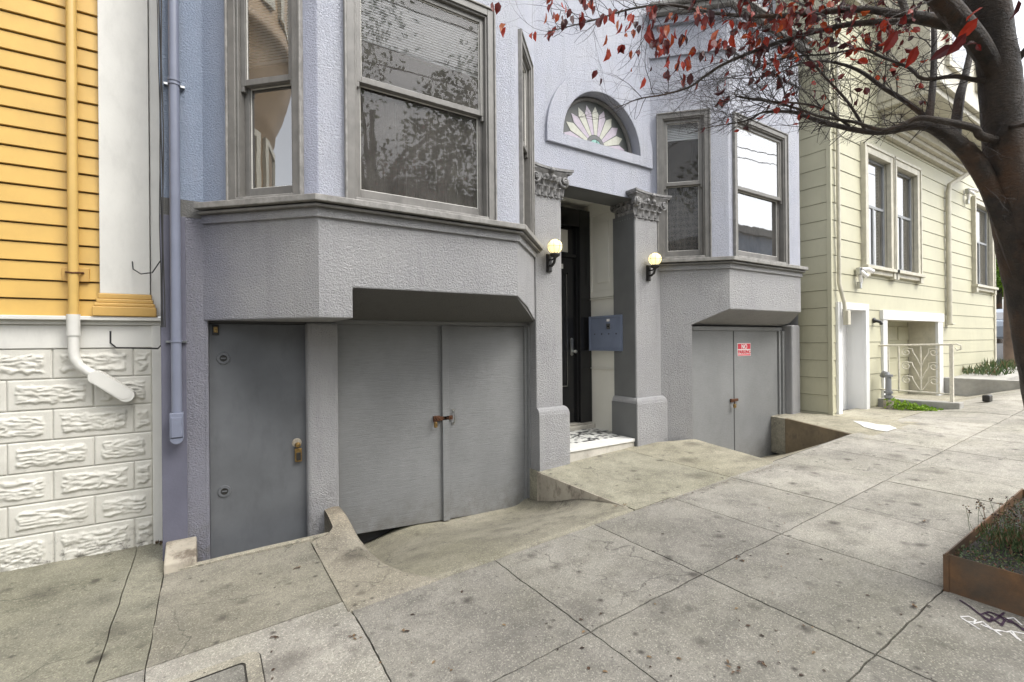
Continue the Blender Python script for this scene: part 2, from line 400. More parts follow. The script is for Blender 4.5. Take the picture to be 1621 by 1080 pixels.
# ------------------------------------------------------------------ ground
def gz(x, y):
    if x < -.3: return -.015 + .0*(x+.3)
    z = .05*x
    if x > 8.7 and y > 2.4: z = min(z, z + (min(.415, z)-z)*min(1, (y-2.4)/1.0))
    return z
def zb1(x):
    h = max(0, min(1, (x-1.25)/.7)); h = h*h*(3-2*h)
    return -.36 + .12*h - .05*max(0, x-1.9)
def rampz1(x, y):
    t = max(0, min(1, (y-3.12)/(4.75-3.12)))
    k = t*t*(3-2*t)*.55 + t*.45
    z = gz(x, y)*(1-k) + zb1(x)*k
    z += .13*exp(-max(0, 3.3-x)/.10)*min(1, t*2.2)            # concrete swept up against the entry slab
    z += .012*sin(x*5)*t
    return z
def rampz2(x, y):
    t = max(0, min(1, (y-2.85)/(4.5-2.85))); k = t*t*(3-2*t)*.5+t*.5
    return gz(x, y)*(1-k) - .27*k
def quadslab(mb, cs, tone, nx=10, ny=10, zf=gz, inset=.005, skirt=.06, lift=0.0):
    # cs: corners (x0,y0) near-left, near-right, far-right, far-left
    cs = [Vector(c) for c in cs]; ce = sum(cs, Vector((0, 0)))/4
    q = [c + (ce-c).normalized()*inset*1.4 for c in cs]
    b = len(mb.v); jt = random.uniform(-.002, .002)
    for j in range(ny+1):
        for i in range(nx+1):
            a, c = i/nx, j/ny
            p = (q[0]*(1-a)+q[1]*a)*(1-c) + (q[3]*(1-a)+q[2]*a)*c
            z = zf(p.x, p.y) + lift + jt + .0035*MN.noise(Vector((p.x*1.7, p.y*1.7, 3)))
            ed = min(i, nx-i, j, ny-j)
            if ed == 0:
                p = p + Vector((MN.noise(Vector((p.x*5, p.y*5, 0))), MN.noise(Vector((p.x*5, p.y*5, 5)))))*.007 + Vector((MN.noise(Vector((p.x*31, p.y*31, 0))), MN.noise(Vector((p.x*31, p.y*31, 5)))))*.006
                z -= .003
            mb.v.append((p.x, p.y, z)); mb.c.append(tone)
    W = nx+1
    for j in range(ny):
        for i in range(nx):
            mb.f.append((b+j*W+i, b+j*W+i+1, b+(j+1)*W+i+1, b+(j+1)*W+i)); mb.m.append(0)
    rim = [b+i for i in range(W)] + [b+j*W+nx for j in range(1, ny+1)] + [b+ny*W+i for i in range(nx-1, -1, -1)] + [b+j*W for j in range(ny-1, 0, -1)]
    c0 = len(mb.v)
    for r in rim:
        v = mb.v[r]; mb.v.append((v[0], v[1], v[2]-skirt)); mb.c.append(dim(tone, .75))
    n = len(rim)
    for k in range(n):
        mb.f.append((rim[(k+1) % n], rim[k], c0+k, c0+(k+1) % n)); mb.m.append(0)
sw = MB(); sw.c = []
XL = [-4.2, -3.2, -2.2, -1.2, -.49, -.275, .76, 1.79, 2.78, 3.76, 4.71, 5.68, 6.53, 7.38, 8.3, 9.3, 10.3, 11.3, 12.3, 13.3, 14.3, 15.3, 16.3, 17.3, 18.3]
YL = [-1.1, -.05, 1.03, 2.01, 3.06]
def tn(a=1.0, g=0): 
    r = random.uniform(-.11, .09)
    return (a+r, a+r+g, a+r-abs(g)*1.5)
for i in range(len(XL)-1):
    for j in range(len(YL)-1):
        x0, x1, y0, y1 = XL[i], XL[i+1], YL[j], YL[j+1]
        if x1 <= .8 and j == 3: y1 = 3.2
        if x0 > 3.6 and x1 < 5.7 and j < 2: pass
        a = 1.0
        if x0 > 3.5: a = 1.12
        if x0 > 6.4: a = 1.22
        if x1 <= .8 and j >= 2 and x0 > -.3: a = 1.22
        if x1 < 0 and j >= 2: a = 1.0
        if 1.7 < x0 < 1.9 and j == 2: a = .97
        if .7 < x0 < 1.7 and j == 3: a = 1.0
        quadslab(sw, [(x0, y0), (x1, y0), (x1, y1), (x0, y1)], tn(a), 22, 22)
    # kept beside the building fronts below
# strip of slabs beside the buildings
quadslab(sw, [(-4.2, 3.2), (-.49, 3.2), (-.49, 5.3), (-4.2, 5.3)], (.74, .75, .66), 24, 14)
quadslab(sw, [(-.49, 3.2), (-.275, 3.2), (-.275, 5.3), (-.49, 5.3)], (.76, .77, .68), 4, 14)
quadslab(sw, [(-.275, 3.2), (.74, 3.2), (.74, 4.33), (-.275, 4.43)], (.84, .83, .77), 10, 12)
quadslab(sw, [(-.275, 4.44), (.9, 4.335), (.9, 4.40), (-.275, 4.50)], (1.2, 1.17, 1.05), 12, 2, inset=.002, skirt=.4, lift=.008)
# the raised entry slabs between the two driveways
quadslab(sw, [(3.28, 3.06), (3.76, 3.06), (3.80, 4.78), (3.30, 4.78)], (1.0, 1.0, .88), 8, 20, skirt=.45)
quadslab(sw, [(3.76, 3.03), (4.71, 3.0), (4.74, 4.78), (3.80, 4.78)], (1.02, 1.02, .90), 12, 20, skirt=.45)
quadslab(sw, [(4.71, 2.98), (5.54, 2.93), (5.86, 4.34), (4.74, 4.9), ], (1.08, 1.06, .92), 12, 20, skirt=.5)
# slab at the right of the second driveway, under the green house
quadslab(sw, [(7.42, 2.72), (9.3, 2.6), (8.9, 3.95), (8.05, 4.2)], (1.2, 1.17, 1.02), 12, 12, skirt=.6)
quadslab(sw, [(8.0, 4.2), (8.9, 3.95), (8.9, 4.9), (8.1, 4.9)], (1.15, 1.12, 1.0), 6, 6, skirt=.6)
quadslab(sw, [(8.9, 3.06), (10.7, 3.06), (10.7, 4.0), (8.86, 4.0)], (1.22, 1.2, 1.08), 10, 6, lift=.003)
quadslab(sw, [(10.7, 3.06), (14.0, 3.06), (14.0, 4.4), (10.7, 4.4)], (1.22, 1.2, 1.1), 10, 8, lift=.0)
quadslab(sw, [(18.3, -1), (34, -1), (34, 5.5), (18.3, 5.5)], (1.6, 1.58, 1.5), 10, 6)
struct(sw.build('sidewalk', CONC))
dw = MB(); dw.c = []
quadslab(dw, [(.95, 3.07), (3.27, 3.07), (3.3, 4.95), (1.08, 4.95)], (1, 1, .92), 44, 40, zf=rampz1, skirt=.1)
struct(dw.build('driveway', CONCR, smooth=True))
dw = MB(); dw.c = []
quadslab(dw, [(5.56, 2.93), (7.42, 2.72), (8.5, 4.6), (5.8, 4.6)], (1.15, 1.12, 1), 24, 24, zf=rampz2, skirt=.1)
struct(dw.build('driveway', CONCR, smooth=True))
# base under the joints
g = MB()
NX = 60
for i in range(NX):
    for j in range(2):
        xa, xb = -6+i*.5, -6+(i+1)*.5; ya, yb = (-1.2, 3.1) if j == 0 else (3.1, 3.1)
        if j == 0:
            fz = -.022 if xb < 8.6 else -.3
            g.quad((xa, ya, gz(xa, 0)+fz), (xb, ya, gz(xb, 0)+fz), (xb, yb, gz(xb, 0)+fz), (xa, yb, gz(xa, 0)+fz))
g.quad((-6, 3.1, -.04), (1.0, 3.1, -.04), (1.0, 4.3, -.04), (-6, 4.3, -.04)); g.quad((-6, 4.3, -.04), (-.06, 4.3, -.04), (-.06, 6, -.04), (-6, 6, -.04))
g.quad((-.06, 4.3, -.36), (1.08, 4.3, -.36), (1.08, 5.1, -.36), (-.06, 5.1, -.36))
struct(g.build('ground_joint_fill', SEAM))
g = MB(); g.quad((-200, -200, -10.7), (200, -200, 9.3), (200, 200, 9.3), (-200, 200, -10.7))
struct(g.build('ground', ASPH))
g = MB(); g.hexa([(-60, -1.3, -3.4), (80, -1.3, 3.6), (80, -1.12, 3.6), (-60, -1.12, -3.4), (-60, -1.3, -3.0), (80, -1.3, 4.0), (80, -1.12, 4.0), (-60, -1.12, -3.0)])
struct(g.build('kerb', KERB2))
# low kerb between side door slab and driveway
k = MB(); k.c = []
ny, nx = 40, 12; b = 0
def kxl(y): t = max(0, min(1, (y-4.28)/.05)); return .737*(1-t)+.93*t
def kxr(y):
    t = max(0, (4.0-y)/.9); return 1.085+.02*(4.74-y)+.2*t**2.6
for j in range(ny+1):
    y = 3.054+(4.74-3.054)*j/ny
    for i in range(nx+1):
        a = i/nx; x = kxl(y)*(1-a)+kxr(y)*a; tt = max(0, min(1, (y-4.06)/.6)) * max(0, min(1, (x-.80)/.12)); tt = tt*tt*(3-2*tt)
        e = max(0, (a-.72)/.28); fade = min(1, (y-3.068)/.5)
        z = gz(x, y)+.006+.105*tt*(1-.25*abs(a-.45)) - .03*e*e*fade + .004*MN.noise(Vector((x*9, y*9, 1)))
        k.v.append((x, y, z)); k.c.append((1.02+.12*tt, .98+.06*tt, .9+.0*tt))
W = nx+1
for j in range(ny):
    for i in range(nx): k.f.append((j*W+i, j*W+i+1, (j+1)*W+i+1, (j+1)*W+i)); k.m.append(0)
for col_ in (0, nx):
    for j in range(ny):
        A, B = k.v[j*W+col_], k.v[(j+1)*W+col_]; dz = .5 if col_ else .2; dx = .03 if col_ else 0
        b = len(k.v); k.v += [(A[0]-dx, A[1], A[2]-dz), (B[0]-dx, B[1], B[2]-dz)]; k.c += [(.9, .85, .75)]*2
        k.f.append((j*W+col_, b, b+1, (j+1)*W+col_) if col_ == 0 else (j*W+col_, (j+1)*W+col_, b+1, b)); k.m.append(0)
for i in range(nx):
    A, B = k.v[i], k.v[i+1]; b = len(k.v); k.v += [(A[0], A[1], A[2]-.15), (B[0], B[1], B[2]-.15)]; k.c += [(.9, .85, .75)]*2; k.f.append((i, b, b+1, i+1)); k.m.append(0)
tag(k.build('driveway_kerb', CONC, smooth=True), 'low worn tan concrete kerb sloping down from the pillar beside the side door', 'kerb')
k = MB(); k.hexa([(-.27, 4.42, -.1), (-.06, 4.42, -.1), (-.06, 4.71, -.1), (-.27, 4.71, -.1), (-.27, 4.44, .05), (-.065, 4.44, .05), (-.065, 4.71, .135), (-.27, 4.71, .135)])
tag(k.build('concrete_block', KERB, bevel=.012), 'small sloping concrete block at the foot of the violet wall, beside the side door', 'block')
# the painted side faces of the raised entry slab and of the right slab
k = MB()
for (xa, ya), (xb, yb) in (((3.278, 3.15), (3.298, 4.60)),):
    for i in range(12):
        a, b = i/12, (i+1)/12
        pa = (xa+(xb-xa)*a, ya+(yb-ya)*a); pb = (xa+(xb-xa)*b, ya+(yb-ya)*b)
        k.hexa([(pa[0]-.012, pa[1], -.5), (pa[0]+.01, pa[1], -.5), (pb[0]+.01, pb[1], -.5), (pb[0]-.012, pb[1], -.5),
                (pa[0]-.012, pa[1], gz(*pa)-.004), (pa[0]+.01, pa[1], gz(*pa)-.004), (pb[0]+.01, pb[1], gz(*pb)-.004), (pb[0]-.012, pb[1], gz(*pb)-.004)])
struct(k.build('entry_slab_side', KERB, merge=False))
k = MB()
for i in range(12):
    a, b = i/12, (i+1)/12
    pa = (7.40+.63*a, 2.72+1.48*a); pb = (7.40+.63*b, 2.72+1.48*b)
    k.hexa([(pa[0]-.02, pa[1], -.6), (pa[0]+.02, pa[1], -.6), (pb[0]+.02, pb[1], -.6), (pb[0]-.02, pb[1], -.6),
            (pa[0]-.02, pa[1], gz(*pa)-.004), (pa[0]+.02, pa[1], gz(*pa)-.004), (pb[0]+.02, pb[1], gz(*pb)-.004), (pb[0]-.02, pb[1], gz(*pb)-.004)])
struct(k.build('driveway_slab_side', KERB3))
# utility cover bottom left
uv = thing('utility_cover', (0, 2.7, 0), 'grey concrete utility cover with rounded frame set in the sidewalk near the bottom left', 'utility cover')
def rrect(x0, x1, y0, y1, r, n=6):
    out = []
    for cx_, cy_, a0 in ((x1-r, y1-r, 0), (x0+r, y1-r, pi/2), (x0+r, y0+r, pi), (x1-r, y0+r, 3*pi/2)):
        for i in range(n+1):
            a = a0+pi/2*i/n; out.append((cx_+r*cos(a), cy_+r*sin(a)))
    return out
def slope(x, dz): return .05*x+dz
def prism2(mb, ps, z0, z1, m=0):
    n = len(ps); b = len(mb.v)
    mb.v += [(x, y, slope(x, z0)) for x, y in ps]+[(x, y, slope(x, z1)) for x, y in ps]
    for i in range(n): mb.f.append((b+i, b+(i+1) % n, b+n+(i+1) % n, b+n+i)); mb.m.append(m)
    mb.f.append(tuple(b+n+i for i in range(n))); mb.m.append(m)
k = MB(); prism2(k, rrect(-.262, .245, 2.20, 2.985, .06), 0, .0045); k.build('gap', SEAM, uv)
k = MB(); o1 = rrect(-.255, .238, 2.2, 2.978, .055); i1 = rrect(-.19, .17, 2.24, 2.91, .03); n = len(o1); b = 0
k.v = [(x, y, slope(x, .011)) for x, y in o1]+[(x, y, slope(x, .011)) for x, y in i1]
for i in range(n): k.f.append((i, (i+1) % n, n+(i+1) % n, n+i)); k.m.append(0)
k.c = [(1.15, 1.13, 1.05)]*len(k.v); k.build('frame', CONC, uv)
k = MB(); prism2(k, rrect(-.18, .16, 2.25, 2.9, .03), 0, .009); k.c = [(.75, .76, .76)]*len(k.v); k.build('lid', CONC, uv)

# ------------------------------------------------------------------ lavender house
H = thing('lavender_house', (4.2, 5.0, 0), 'lavender and grey stucco house with two angled bays and an arched fanlight', 'house')
YW, YF = 4.72, 3.98
def wall(mb, fr, s0, s1, z0, z1, holes, zc, rev=.12, m=0):
    sc = sorted(set([s0, s1]+[h[0] for h in holes]+[h[1] for h in holes]))
    zs = sorted(set([z for z in zc if z0 < z < z1]+[z0, z1]+[h[2] for h in holes if z0 < h[2] < z1]+[h[3] for h in holes if z0 < h[3] < z1]))
    for a, b in zip(sc, sc[1:]):
        for c, d in zip(zs, zs[1:]):
            ms, mz = (a+b)/2, (c+d)/2
            if any(h[0] < ms < h[1] and h[2] < mz < h[3] for h in holes): continue
            mb.quad(fr.p(a, 0, c), fr.p(b, 0, c), fr.p(b, 0, d), fr.p(a, 0, d), m)
    for h in holes:
        if rev <= 0: continue
        a, b, c, d = h[:4]; c = max(c, z0); d = min(d, z1)
        mb.quad(fr.p(a, 0, c), fr.p(a, -rev, c), fr.p(a, -rev, d), fr.p(a, 0, d), m); mb.quad(fr.p(b, 0, c), fr.p(b, 0, d), fr.p(b, -rev, d), fr.p(b, -rev, c), m)
        mb.quad(fr.p(a, 0, c), fr.p(b, 0, c), fr.p(b, -rev, c), fr.p(a, -rev, c), m); mb.quad(fr.p(a, 0, d), fr.p(a, -rev, d), fr.p(b, -rev, d), fr.p(b, 0, d), m)
F0 = Fr(-.29, YW, 1, 0)
FL = Fr(0, YW, .76, YF-YW); LL = hypot(.76, YW-YF)
FF = Fr(.76, YF, 1, 0)
FR_ = Fr(2.63, YF, .75, YW-YF); LR = hypot(.75, YW-YF)
FM = Fr(3.38, YW, 1, 0)
GL = Fr(5.44, YW, .74, YF-YW); LG = hypot(.74, YW-YF)
GF = Fr(6.18, YF, 1, 0)
GR = Fr(8.10, YF, .74, YW-YF)
wins = {'FL': (FL, .27, .92, 2.86, 4.87, 3.83), 'FF': (FF, .22, 1.60, 2.86, 4.88, 3.88), 'FR': (FR_, .14, .80, 2.86, 4.88, 3.86),
        'GL': (GL, .10, .79, 2.86, 4.93, 3.93), 'GF': (GF, .11, 1.50, 2.86, 4.88, 3.87)}
def hl(k_):
    f, a, b, c, d, r = wins[k_]; return (a+.02, b-.02, c+.0, d-.02)
zc = [2.78, 2.86, 3.65, 4.17, 4.3, 4.7, 4.86, 4.91, 5.0, 6.28]
up = MB()
wall(up, F0, 0, .29, 2.88, 9, [], zc, m=1)
wall(up, FL, 0, LL, 2.78, 9, [hl('FL')], zc, m=1)
wall(up, FF, 0, 1.87, 2.78, 9, [hl('FF')], zc)
wall(up, FR_, 0, LR, 2.78, 9, [hl('FR')], zc)
wall(up, FM, 0, 2.06, 3.65, 9, [(4.5-.7-3.38, 4.5+.7-3.38, 4.3, 4.7), (4.5-.6-3.38, 4.5+.6-3.38, 4.7, 5.0)], zc, rev=0)
wall(up, FM, 0, .34, 2.78, 3.65, [], zc)
wall(up, FM, 1.64, 2.06, 2.78, 3.65, [], zc)
wall(up, GL, 0, LG, 2.78, 6.28, [hl('GL')], zc)
wall(up, GF, 0, 1.92, 2.78, 6.28, [hl('GF')], zc)
wall(up, GR, 0, LG, 2.78, 6.28, [], zc)
wall(up, Fr(5.44, YW, 1, 0), 0, 3.4, 6.28, 9, [], zc)
up.quad((-.29, YW, 1.9), (-.29, YW, 9), (-.29, 9, 9), (-.29, 9, 1.9)); up.quad((8.84, YW, 2), (8.84, 9, 2), (8.84, 9, 9), (8.84, YW, 9))
up.quad((-.29, YW, 9), (8.84, YW, 9), (8.84, 9, 9), (-.29, 9, 9))
up.poly([(5.44, YW, 6.28), (6.18, YF, 6.28), (8.1, YF, 6.28), (8.84, YW, 6.28)])
up.build('upper_wall', [LAV, LAVB], H, merge=True, bevel=.022, seg=3)
lo = MB()
# wall plane left of and around the side door
wall(lo, F0, 0, .29, -.5, 2.74, [], [1.9, 2.7], m=1)
lo.quad((0, YW, -.5), (.028, YW, -.5), (.028, YW, 1.9), (0, YW, 1.9), 1)
lo.quad((.028, YW, -.5), (.028, 4.95, -.5), (.028, 4.95, 1.9), (.028, YW, 1.9), 1)
# left bay skirt
wall(lo, FL, 0, LL, 1.9, 2.74, [], [2.7])
wall(lo, FF, 0, .26, 1.9, 2.74, [], [2.15, 2.7]); wall(lo, FF, .26, 1.87, 2.15, 2.74, [], [2.7])
lo.poly([FR_.p(0, 0, 2.15), FR_.p(LR*.5, 0, 2.08), FR_.p(LR, 0, 1.93), FR_.p(LR, 0, 2.74), FR_.p(0, 0, 2.74)])
lo.poly([(0, YW, 1.9), (1.02, YW, 1.9), (1.02, YF, 1.9), (.76, YF, 1.9)])                 # soffit over side door
lo.quad((0, YW, 1.9), (1.02, YW, 1.9), (1.02, 4.98, 1.9), (0, 4.98, 1.9))
lo.poly([(1.02, YF, 1.9), (1.02, YF, 2.15), (1.02, YW, 1.93), (1.02, YW, 1.9)])
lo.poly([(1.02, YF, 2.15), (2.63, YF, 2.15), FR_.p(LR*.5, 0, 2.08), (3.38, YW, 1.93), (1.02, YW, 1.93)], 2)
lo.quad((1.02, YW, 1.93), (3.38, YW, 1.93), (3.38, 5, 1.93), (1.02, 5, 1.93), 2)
pm_ = MB(); pm_.box(.79, 1.07, YW, 5.0, -.6, 1.897); pm_.build('pillar', GREY, H, merge=True, bevel=.035, seg=4)
# right bay skirt
sx = .54
wall(lo, GL, 0, sx, -.5, 2.74, [], [1.91, 2.7])
lo.poly([GL.p(sx, 0, 1.91), GL.p(LG, 0, 2.13), GL.p(LG, 0, 2.74), GL.p(sx, 0, 2.74)])
wall(lo, GF, 0, 1.92, 2.13, 2.74, [], [2.7])
lo.poly([GR.p(0, 0, 2.13), GR.p(LG*.45, 0, 1.98), GR.p(LG, 0, 1.9), GR.p(LG, 0, 2.74), GR.p(0, 0, 2.74)])
e1 = GL.p(sx, 0, 1.91); e2 = (e1[0]+.16, 4.62)
lo.poly([e1, GL.p(LG, 0, 2.13), (8.10, YF, 2.13), GR.p(LG*.45, 0, 1.98), (8.6, 4.62, 1.88), (e2[0], e2[1], 1.88)])
lo.quad((e1[0], e1[1], -.6), (e2[0], e2[1], -.6), (e2[0], e2[1], 1.9), (e1[0], e1[1], 1.91))
pm_ = MB(); pm_.box(8.40, 8.66, 4.27, 4.9, -.6, 1.937); pm_.build('jamb', GREY, H, merge=True, bevel=.03, seg=3)
lo.quad((8.66, 4.3, 1.9), (8.84, YW, 1.9), (8.84, YW, 2.4), (8.66, 4.3, 2.4))
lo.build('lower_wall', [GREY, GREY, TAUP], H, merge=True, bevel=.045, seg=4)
m = MB(); m.box(-.292, -.125, YW-.012, YW+.02, -.4, 2.74); m.build('smooth_strip', VIOS, H, bevel=.004)
# darker band where the two paints meet at the left
b_ = MB(); F0.box(b_, 0, .29, -.02, .003, 2.74, 2.88); b_.build('paint_band', TAUP, H)
# string course and apron
def band(pts, z0, z1, prot, name, mat, cut0=True):
    mb = MB(); ring = []
    n = len(pts)
    for i, p in enumerate(pts):
        p = Vector(p)
        d0 = (Vector(pts[i])-Vector(pts[i-1])).normalized() if i > 0 else None
        d1 = (Vector(pts[i+1])-Vector(pts[i])).normalized() if i < n-1 else None
        if d0 is None: d0 = d1
        if d1 is None: d1 = d0
        n0 = Vector((d0.y, -d0.x)); n1 = Vector((d1.y, -d1.x)); m_ = (n0+n1).normalized(); k_ = 1/max(.3, m_.dot(n0))
        ring.append((p-m_*.05*k_, p+m_*prot*k_))
    for i in range(n-1):
        a, A = ring[i]; c, C = ring[i+1]
        mb.hexa([(a.x, a.y, z0), (A.x, A.y, z0), (C.x, C.y, z0), (c.x, c.y, z0), (a.x, a.y, z1), (A.x, A.y, z1 if prot < .06 else z1-.012), (C.x, C.y, z1 if prot < .06 else z1-.012), (c.x, c.y, z1)])
    return mb.build(name, mat, H, merge=True, bevel=.006)
bay1 = [(.0, YW), (.76, YF), (2.63, YF), (3.36, 4.70)]
bay2 = [(5.50, 4.66), (6.18, YF), (8.10, YF), (8.5, 4.38)]
for bp in (bay1, bay2):
    band(bp, 2.80, 2.862, .10, 'sill', TRIMW)
    band(bp, 2.765, 2.80, .065, 'sill_moulding', TRIM)
    band(bp, 2.695, 2.766, .024, 'apron', GREY)
# right bay cornice
for z0, z1, pr, mt in ((6.20, 6.32, .06, LAV), (6.32, 6.40, .14, TRIMW), (6.40, 6.46, .2, TRIMW), (5.75, 5.79, .03, LAV)):
    band([(5.44, YW), (6.18, YF), (8.10, YF), (8.7, 4.6)], z0, z1, pr, 'cornice', mt)
# windows
def window(k_, blind=None, curtain=None, glass=GLASS, lab=None):
    f, a, b, c, d, r = wins[k_]
    W = MB()
    cw = .065
    for (s0, s1, z0, z1) in ((a, a+cw, c, d), (b-cw, b, c, d), (a+cw, b-cw, d-cw, d)):
        f.box(W, s0, s1, -.13, .028, z0, z1, 0)
    for (s0, s1, z0, z1) in ((a-.018, a, c, d+.018), (b, b+.018, c, d+.018), (a, b, d, d+.018)):
        f.box(W, s0, s1, -.02, .042, z0, z1, 1)
    for (s0, s1, z0, z1) in ((a+cw, a+cw+.018, c+.02, d-cw), (b-cw-.018, b-cw, c+.02, d-cw), (a+cw+.018, b-cw-.018, d-cw-.018, d-cw)):
        f.box(W, s0, s1, -.12, .012, z0, z1, 0)
    f.box(W, a+cw, b-cw, -.13, .03, c, c+.03, 1)
    w_ = W.build('window', [TRIM, TRIMW], H, bevel=.004, seg=1)
    if lab: w_['label'] = lab
    ia, ib = a+cw+.018, b-cw-.018
    def sash(z0, z1, d0, d1, bot, top, nm):
        m = MB(); st = .045
        f.box(m, ia, ia+st, d0, d1, z0, z1); f.box(m, ib-st, ib, d0, d1, z0, z1)
        f.box(m, ia+st, ib-st, d0, d1, z0, z0+bot); f.box(m, ia+st, ib-st, d0, d1, z1-top, z1)
        p = .007; e = d1-.012
        for q in ((ia+st, ia+st+p, z0+bot, z1-top), (ib-st-p, ib-st, z0+bot, z1-top), (ia+st+p, ib-st-p, z0+bot, z0+bot+p), (ia+st+p, ib-st-p, z1-top-p, z1-top)):
            f.box(m, q[0], q[1], d0+.01, e, q[2], q[3], 1)
        if nm == 'upper_sash':
            for s_ in (ia, ib-.03):
                f.box(m, s_, s_+.03, d0, d1, z0-.045, z0)
        o = m.build(nm, [TRIM, PUTTY], w_, bevel=.003, seg=1)
        g_ = MB(); e = (d0+d1)/2-.002
        g_.quad(f.p(ia+st, e, z0+bot), f.p(ib-st, e, z0+bot), f.p(ib-st, e, z1-top), f.p(ia+st, e, z1-top))
        g_.build('pane', glass, w_)
    sash(r-.02, d-cw-.018, -.055, -.018, .05, .045, 'upper_sash')
    sash(c+.032, r+.025, -.098, -.060, .09, .045, 'lower_sash')
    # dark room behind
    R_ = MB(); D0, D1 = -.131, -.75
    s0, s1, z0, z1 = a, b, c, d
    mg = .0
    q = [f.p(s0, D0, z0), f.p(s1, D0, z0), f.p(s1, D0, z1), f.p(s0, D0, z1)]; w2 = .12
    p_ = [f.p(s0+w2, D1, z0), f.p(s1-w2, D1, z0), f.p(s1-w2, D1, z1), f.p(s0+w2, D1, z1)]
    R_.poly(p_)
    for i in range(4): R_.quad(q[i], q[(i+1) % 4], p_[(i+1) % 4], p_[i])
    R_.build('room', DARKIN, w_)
    if blind:
        B = MB(); z = z1-.09
        while z > blind:
            B.quad(f.p(s0+.07, -.118, z-.023), f.p(s1-.07, -.118, z-.023), f.p(s1-.07, -.128, z), f.p(s0+.07, -.128, z)); z -= .024
        f.box(B, s0+.07, s1-.07, -.128, -.108, blind-.03, blind-.008)
        B.build('blind', BLIND, w_)
    if curtain:
        Cc = MB(); n = 60; zt, zb, mt, dd = curtain
        for i in range(n):
            x0_, x1_ = s0+.06+(s1-s0-.12)*i/n, s0+.06+(s1-s0-.12)*(i+1)/n
            fa = .1 if mt is LACE else 1; y0_, y1_ = dd+fa*(.025*sin(i*1.3)+.012*sin(i*.37)), dd+fa*(.025*sin((i+1)*1.3)+.012*sin((i+1)*.37))
            Cc.quad(f.p(x0_, y0_, zb), f.p(x1_, y1_, zb), f.p(x1_, y1_, zt), f.p(x0_, y0_, zt))
        Cc.build('curtain', mt, w_, smooth=True)
window('FL', 4.05, None, GLASSF)
window('FF', 4.30, (3.9, 2.9, CURT, -.3), GLASS)
window('FR', 4.2, (4.7, 2.9, BLIND, -.2), GLASSF)
window('GL', 4.62, (3.92, 2.9, LACE, -.19), GLASSD)
window('GF', 4.45, (4.8, 2.9, CURT, -.4), GLASSF)

# entry: recess, side wall, ceiling
E1 = MB()
E1.quad((3.72, 4.64, 3.65), (5.02, 4.64, 3.65), (5.05, 5.06, 3.65), (3.72, 5.06, 3.65), 0)
E1.quad((3.72, 4.64, 3.65), (5.02, 4.64, 3.65), (5.02, YW, 3.66), (3.72, YW, 3.66), 0)
E1.quad((3.5, 5.06, 3.65), (5.2, 5.06, 3.65), (5.2, 5.06, 3.9), (3.5, 5.06, 3.9), 1)
E1.quad((3.5, 5.06, 3.82), (5.2, 5.06, 3.82), (5.2, 5.8, 3.82), (3.5, 5.8, 3.82), 1)
E1.quad((5.09, 5.04, .2), (5.09, 5.04, 3.82), (5.09, 5.8, 3.82), (5.09, 5.8, .2), 1)
E1.quad((3.72, 4.8, .2), (3.72, 5.8, .2), (3.72, 5.8, 3.82), (3.72, 4.8, 3.82), 1)
E1.quad((3.5, 5.79, .2), (5.2, 5.79, .2), (5.2, 5.79, 3.9), (3.5, 5.79, 3.9), 1)
E1.build('entry_wall', [DGREY, CREAM], H)
P_ = MB()                                       # raised panel and rails on the cream side wall
def xs(mb, y0, y1, z0, z1, t, m=0): mb.box(5.09-t, 5.09, y0, y1, z0, z1, m)
xs(P_, 5.08, 5.66, 3.62, 3.82, .018); xs(P_, 5.08, 5.14, 2.45, 3.62, .018); xs(P_, 5.58, 5.66, 2.45, 3.62, .018); xs(P_, 5.08, 5.66, 2.36, 2.45, .018)
xs(P_, 5.22, 5.50, 2.58, 3.50, .014)
xs(P_, 5.05, 5.66, 2.335, 2.35, .03); xs(P_, 5.05, 5.66, 1.27, 1.285, .03)
P_.build('wall_panelling', CREAM, H, bevel=.008)
# piers
def pier(x0, x1, yb, leftside):
    m = MB(); m.box(x0, x1, 4.64, yb, .0, 3.47)
    m2 = m.build('pier', [GREY, DGREY], H, merge=True, bevel=.015, seg=3)
    mb = MB(); a = .055; xa = x0-(a if leftside else .004); xb_ = x1+a
    def ring(x0_, x1_, y_, z): return [(x0_, y_, z), (x1_, y_, z), (x1_, yb, z), (x0_, yb, z)]
    prof = [(0, .0), (0, .82), (.008, .86), (.025, .89), (.045, .905)]
    prev = None
    for q, z in prof:
        r_ = ring(xa+(q if leftside else 0), xb_-q, 4.58+q, z)
        if prev:
            for i in range(4): mb.quad(prev[i], prev[(i+1) % 4], r_[(i+1) % 4], r_[i])
        prev = r_
    mb.poly(prev)
    mb.build('pier_base', [GREY], m2, bevel=.02, seg=3)
    return m2
p1 = pier(3.32, 3.72, 4.98, False); p2 = pier(5.02, 5.54, 5.06, True)
m = MB(); m.box(5.012, 5.02, 4.655, 5.06, .9, 3.47); m.box(4.957, 4.965, 4.60, 5.06, .2, .83); m.build('pier_side', DGREY, p2)
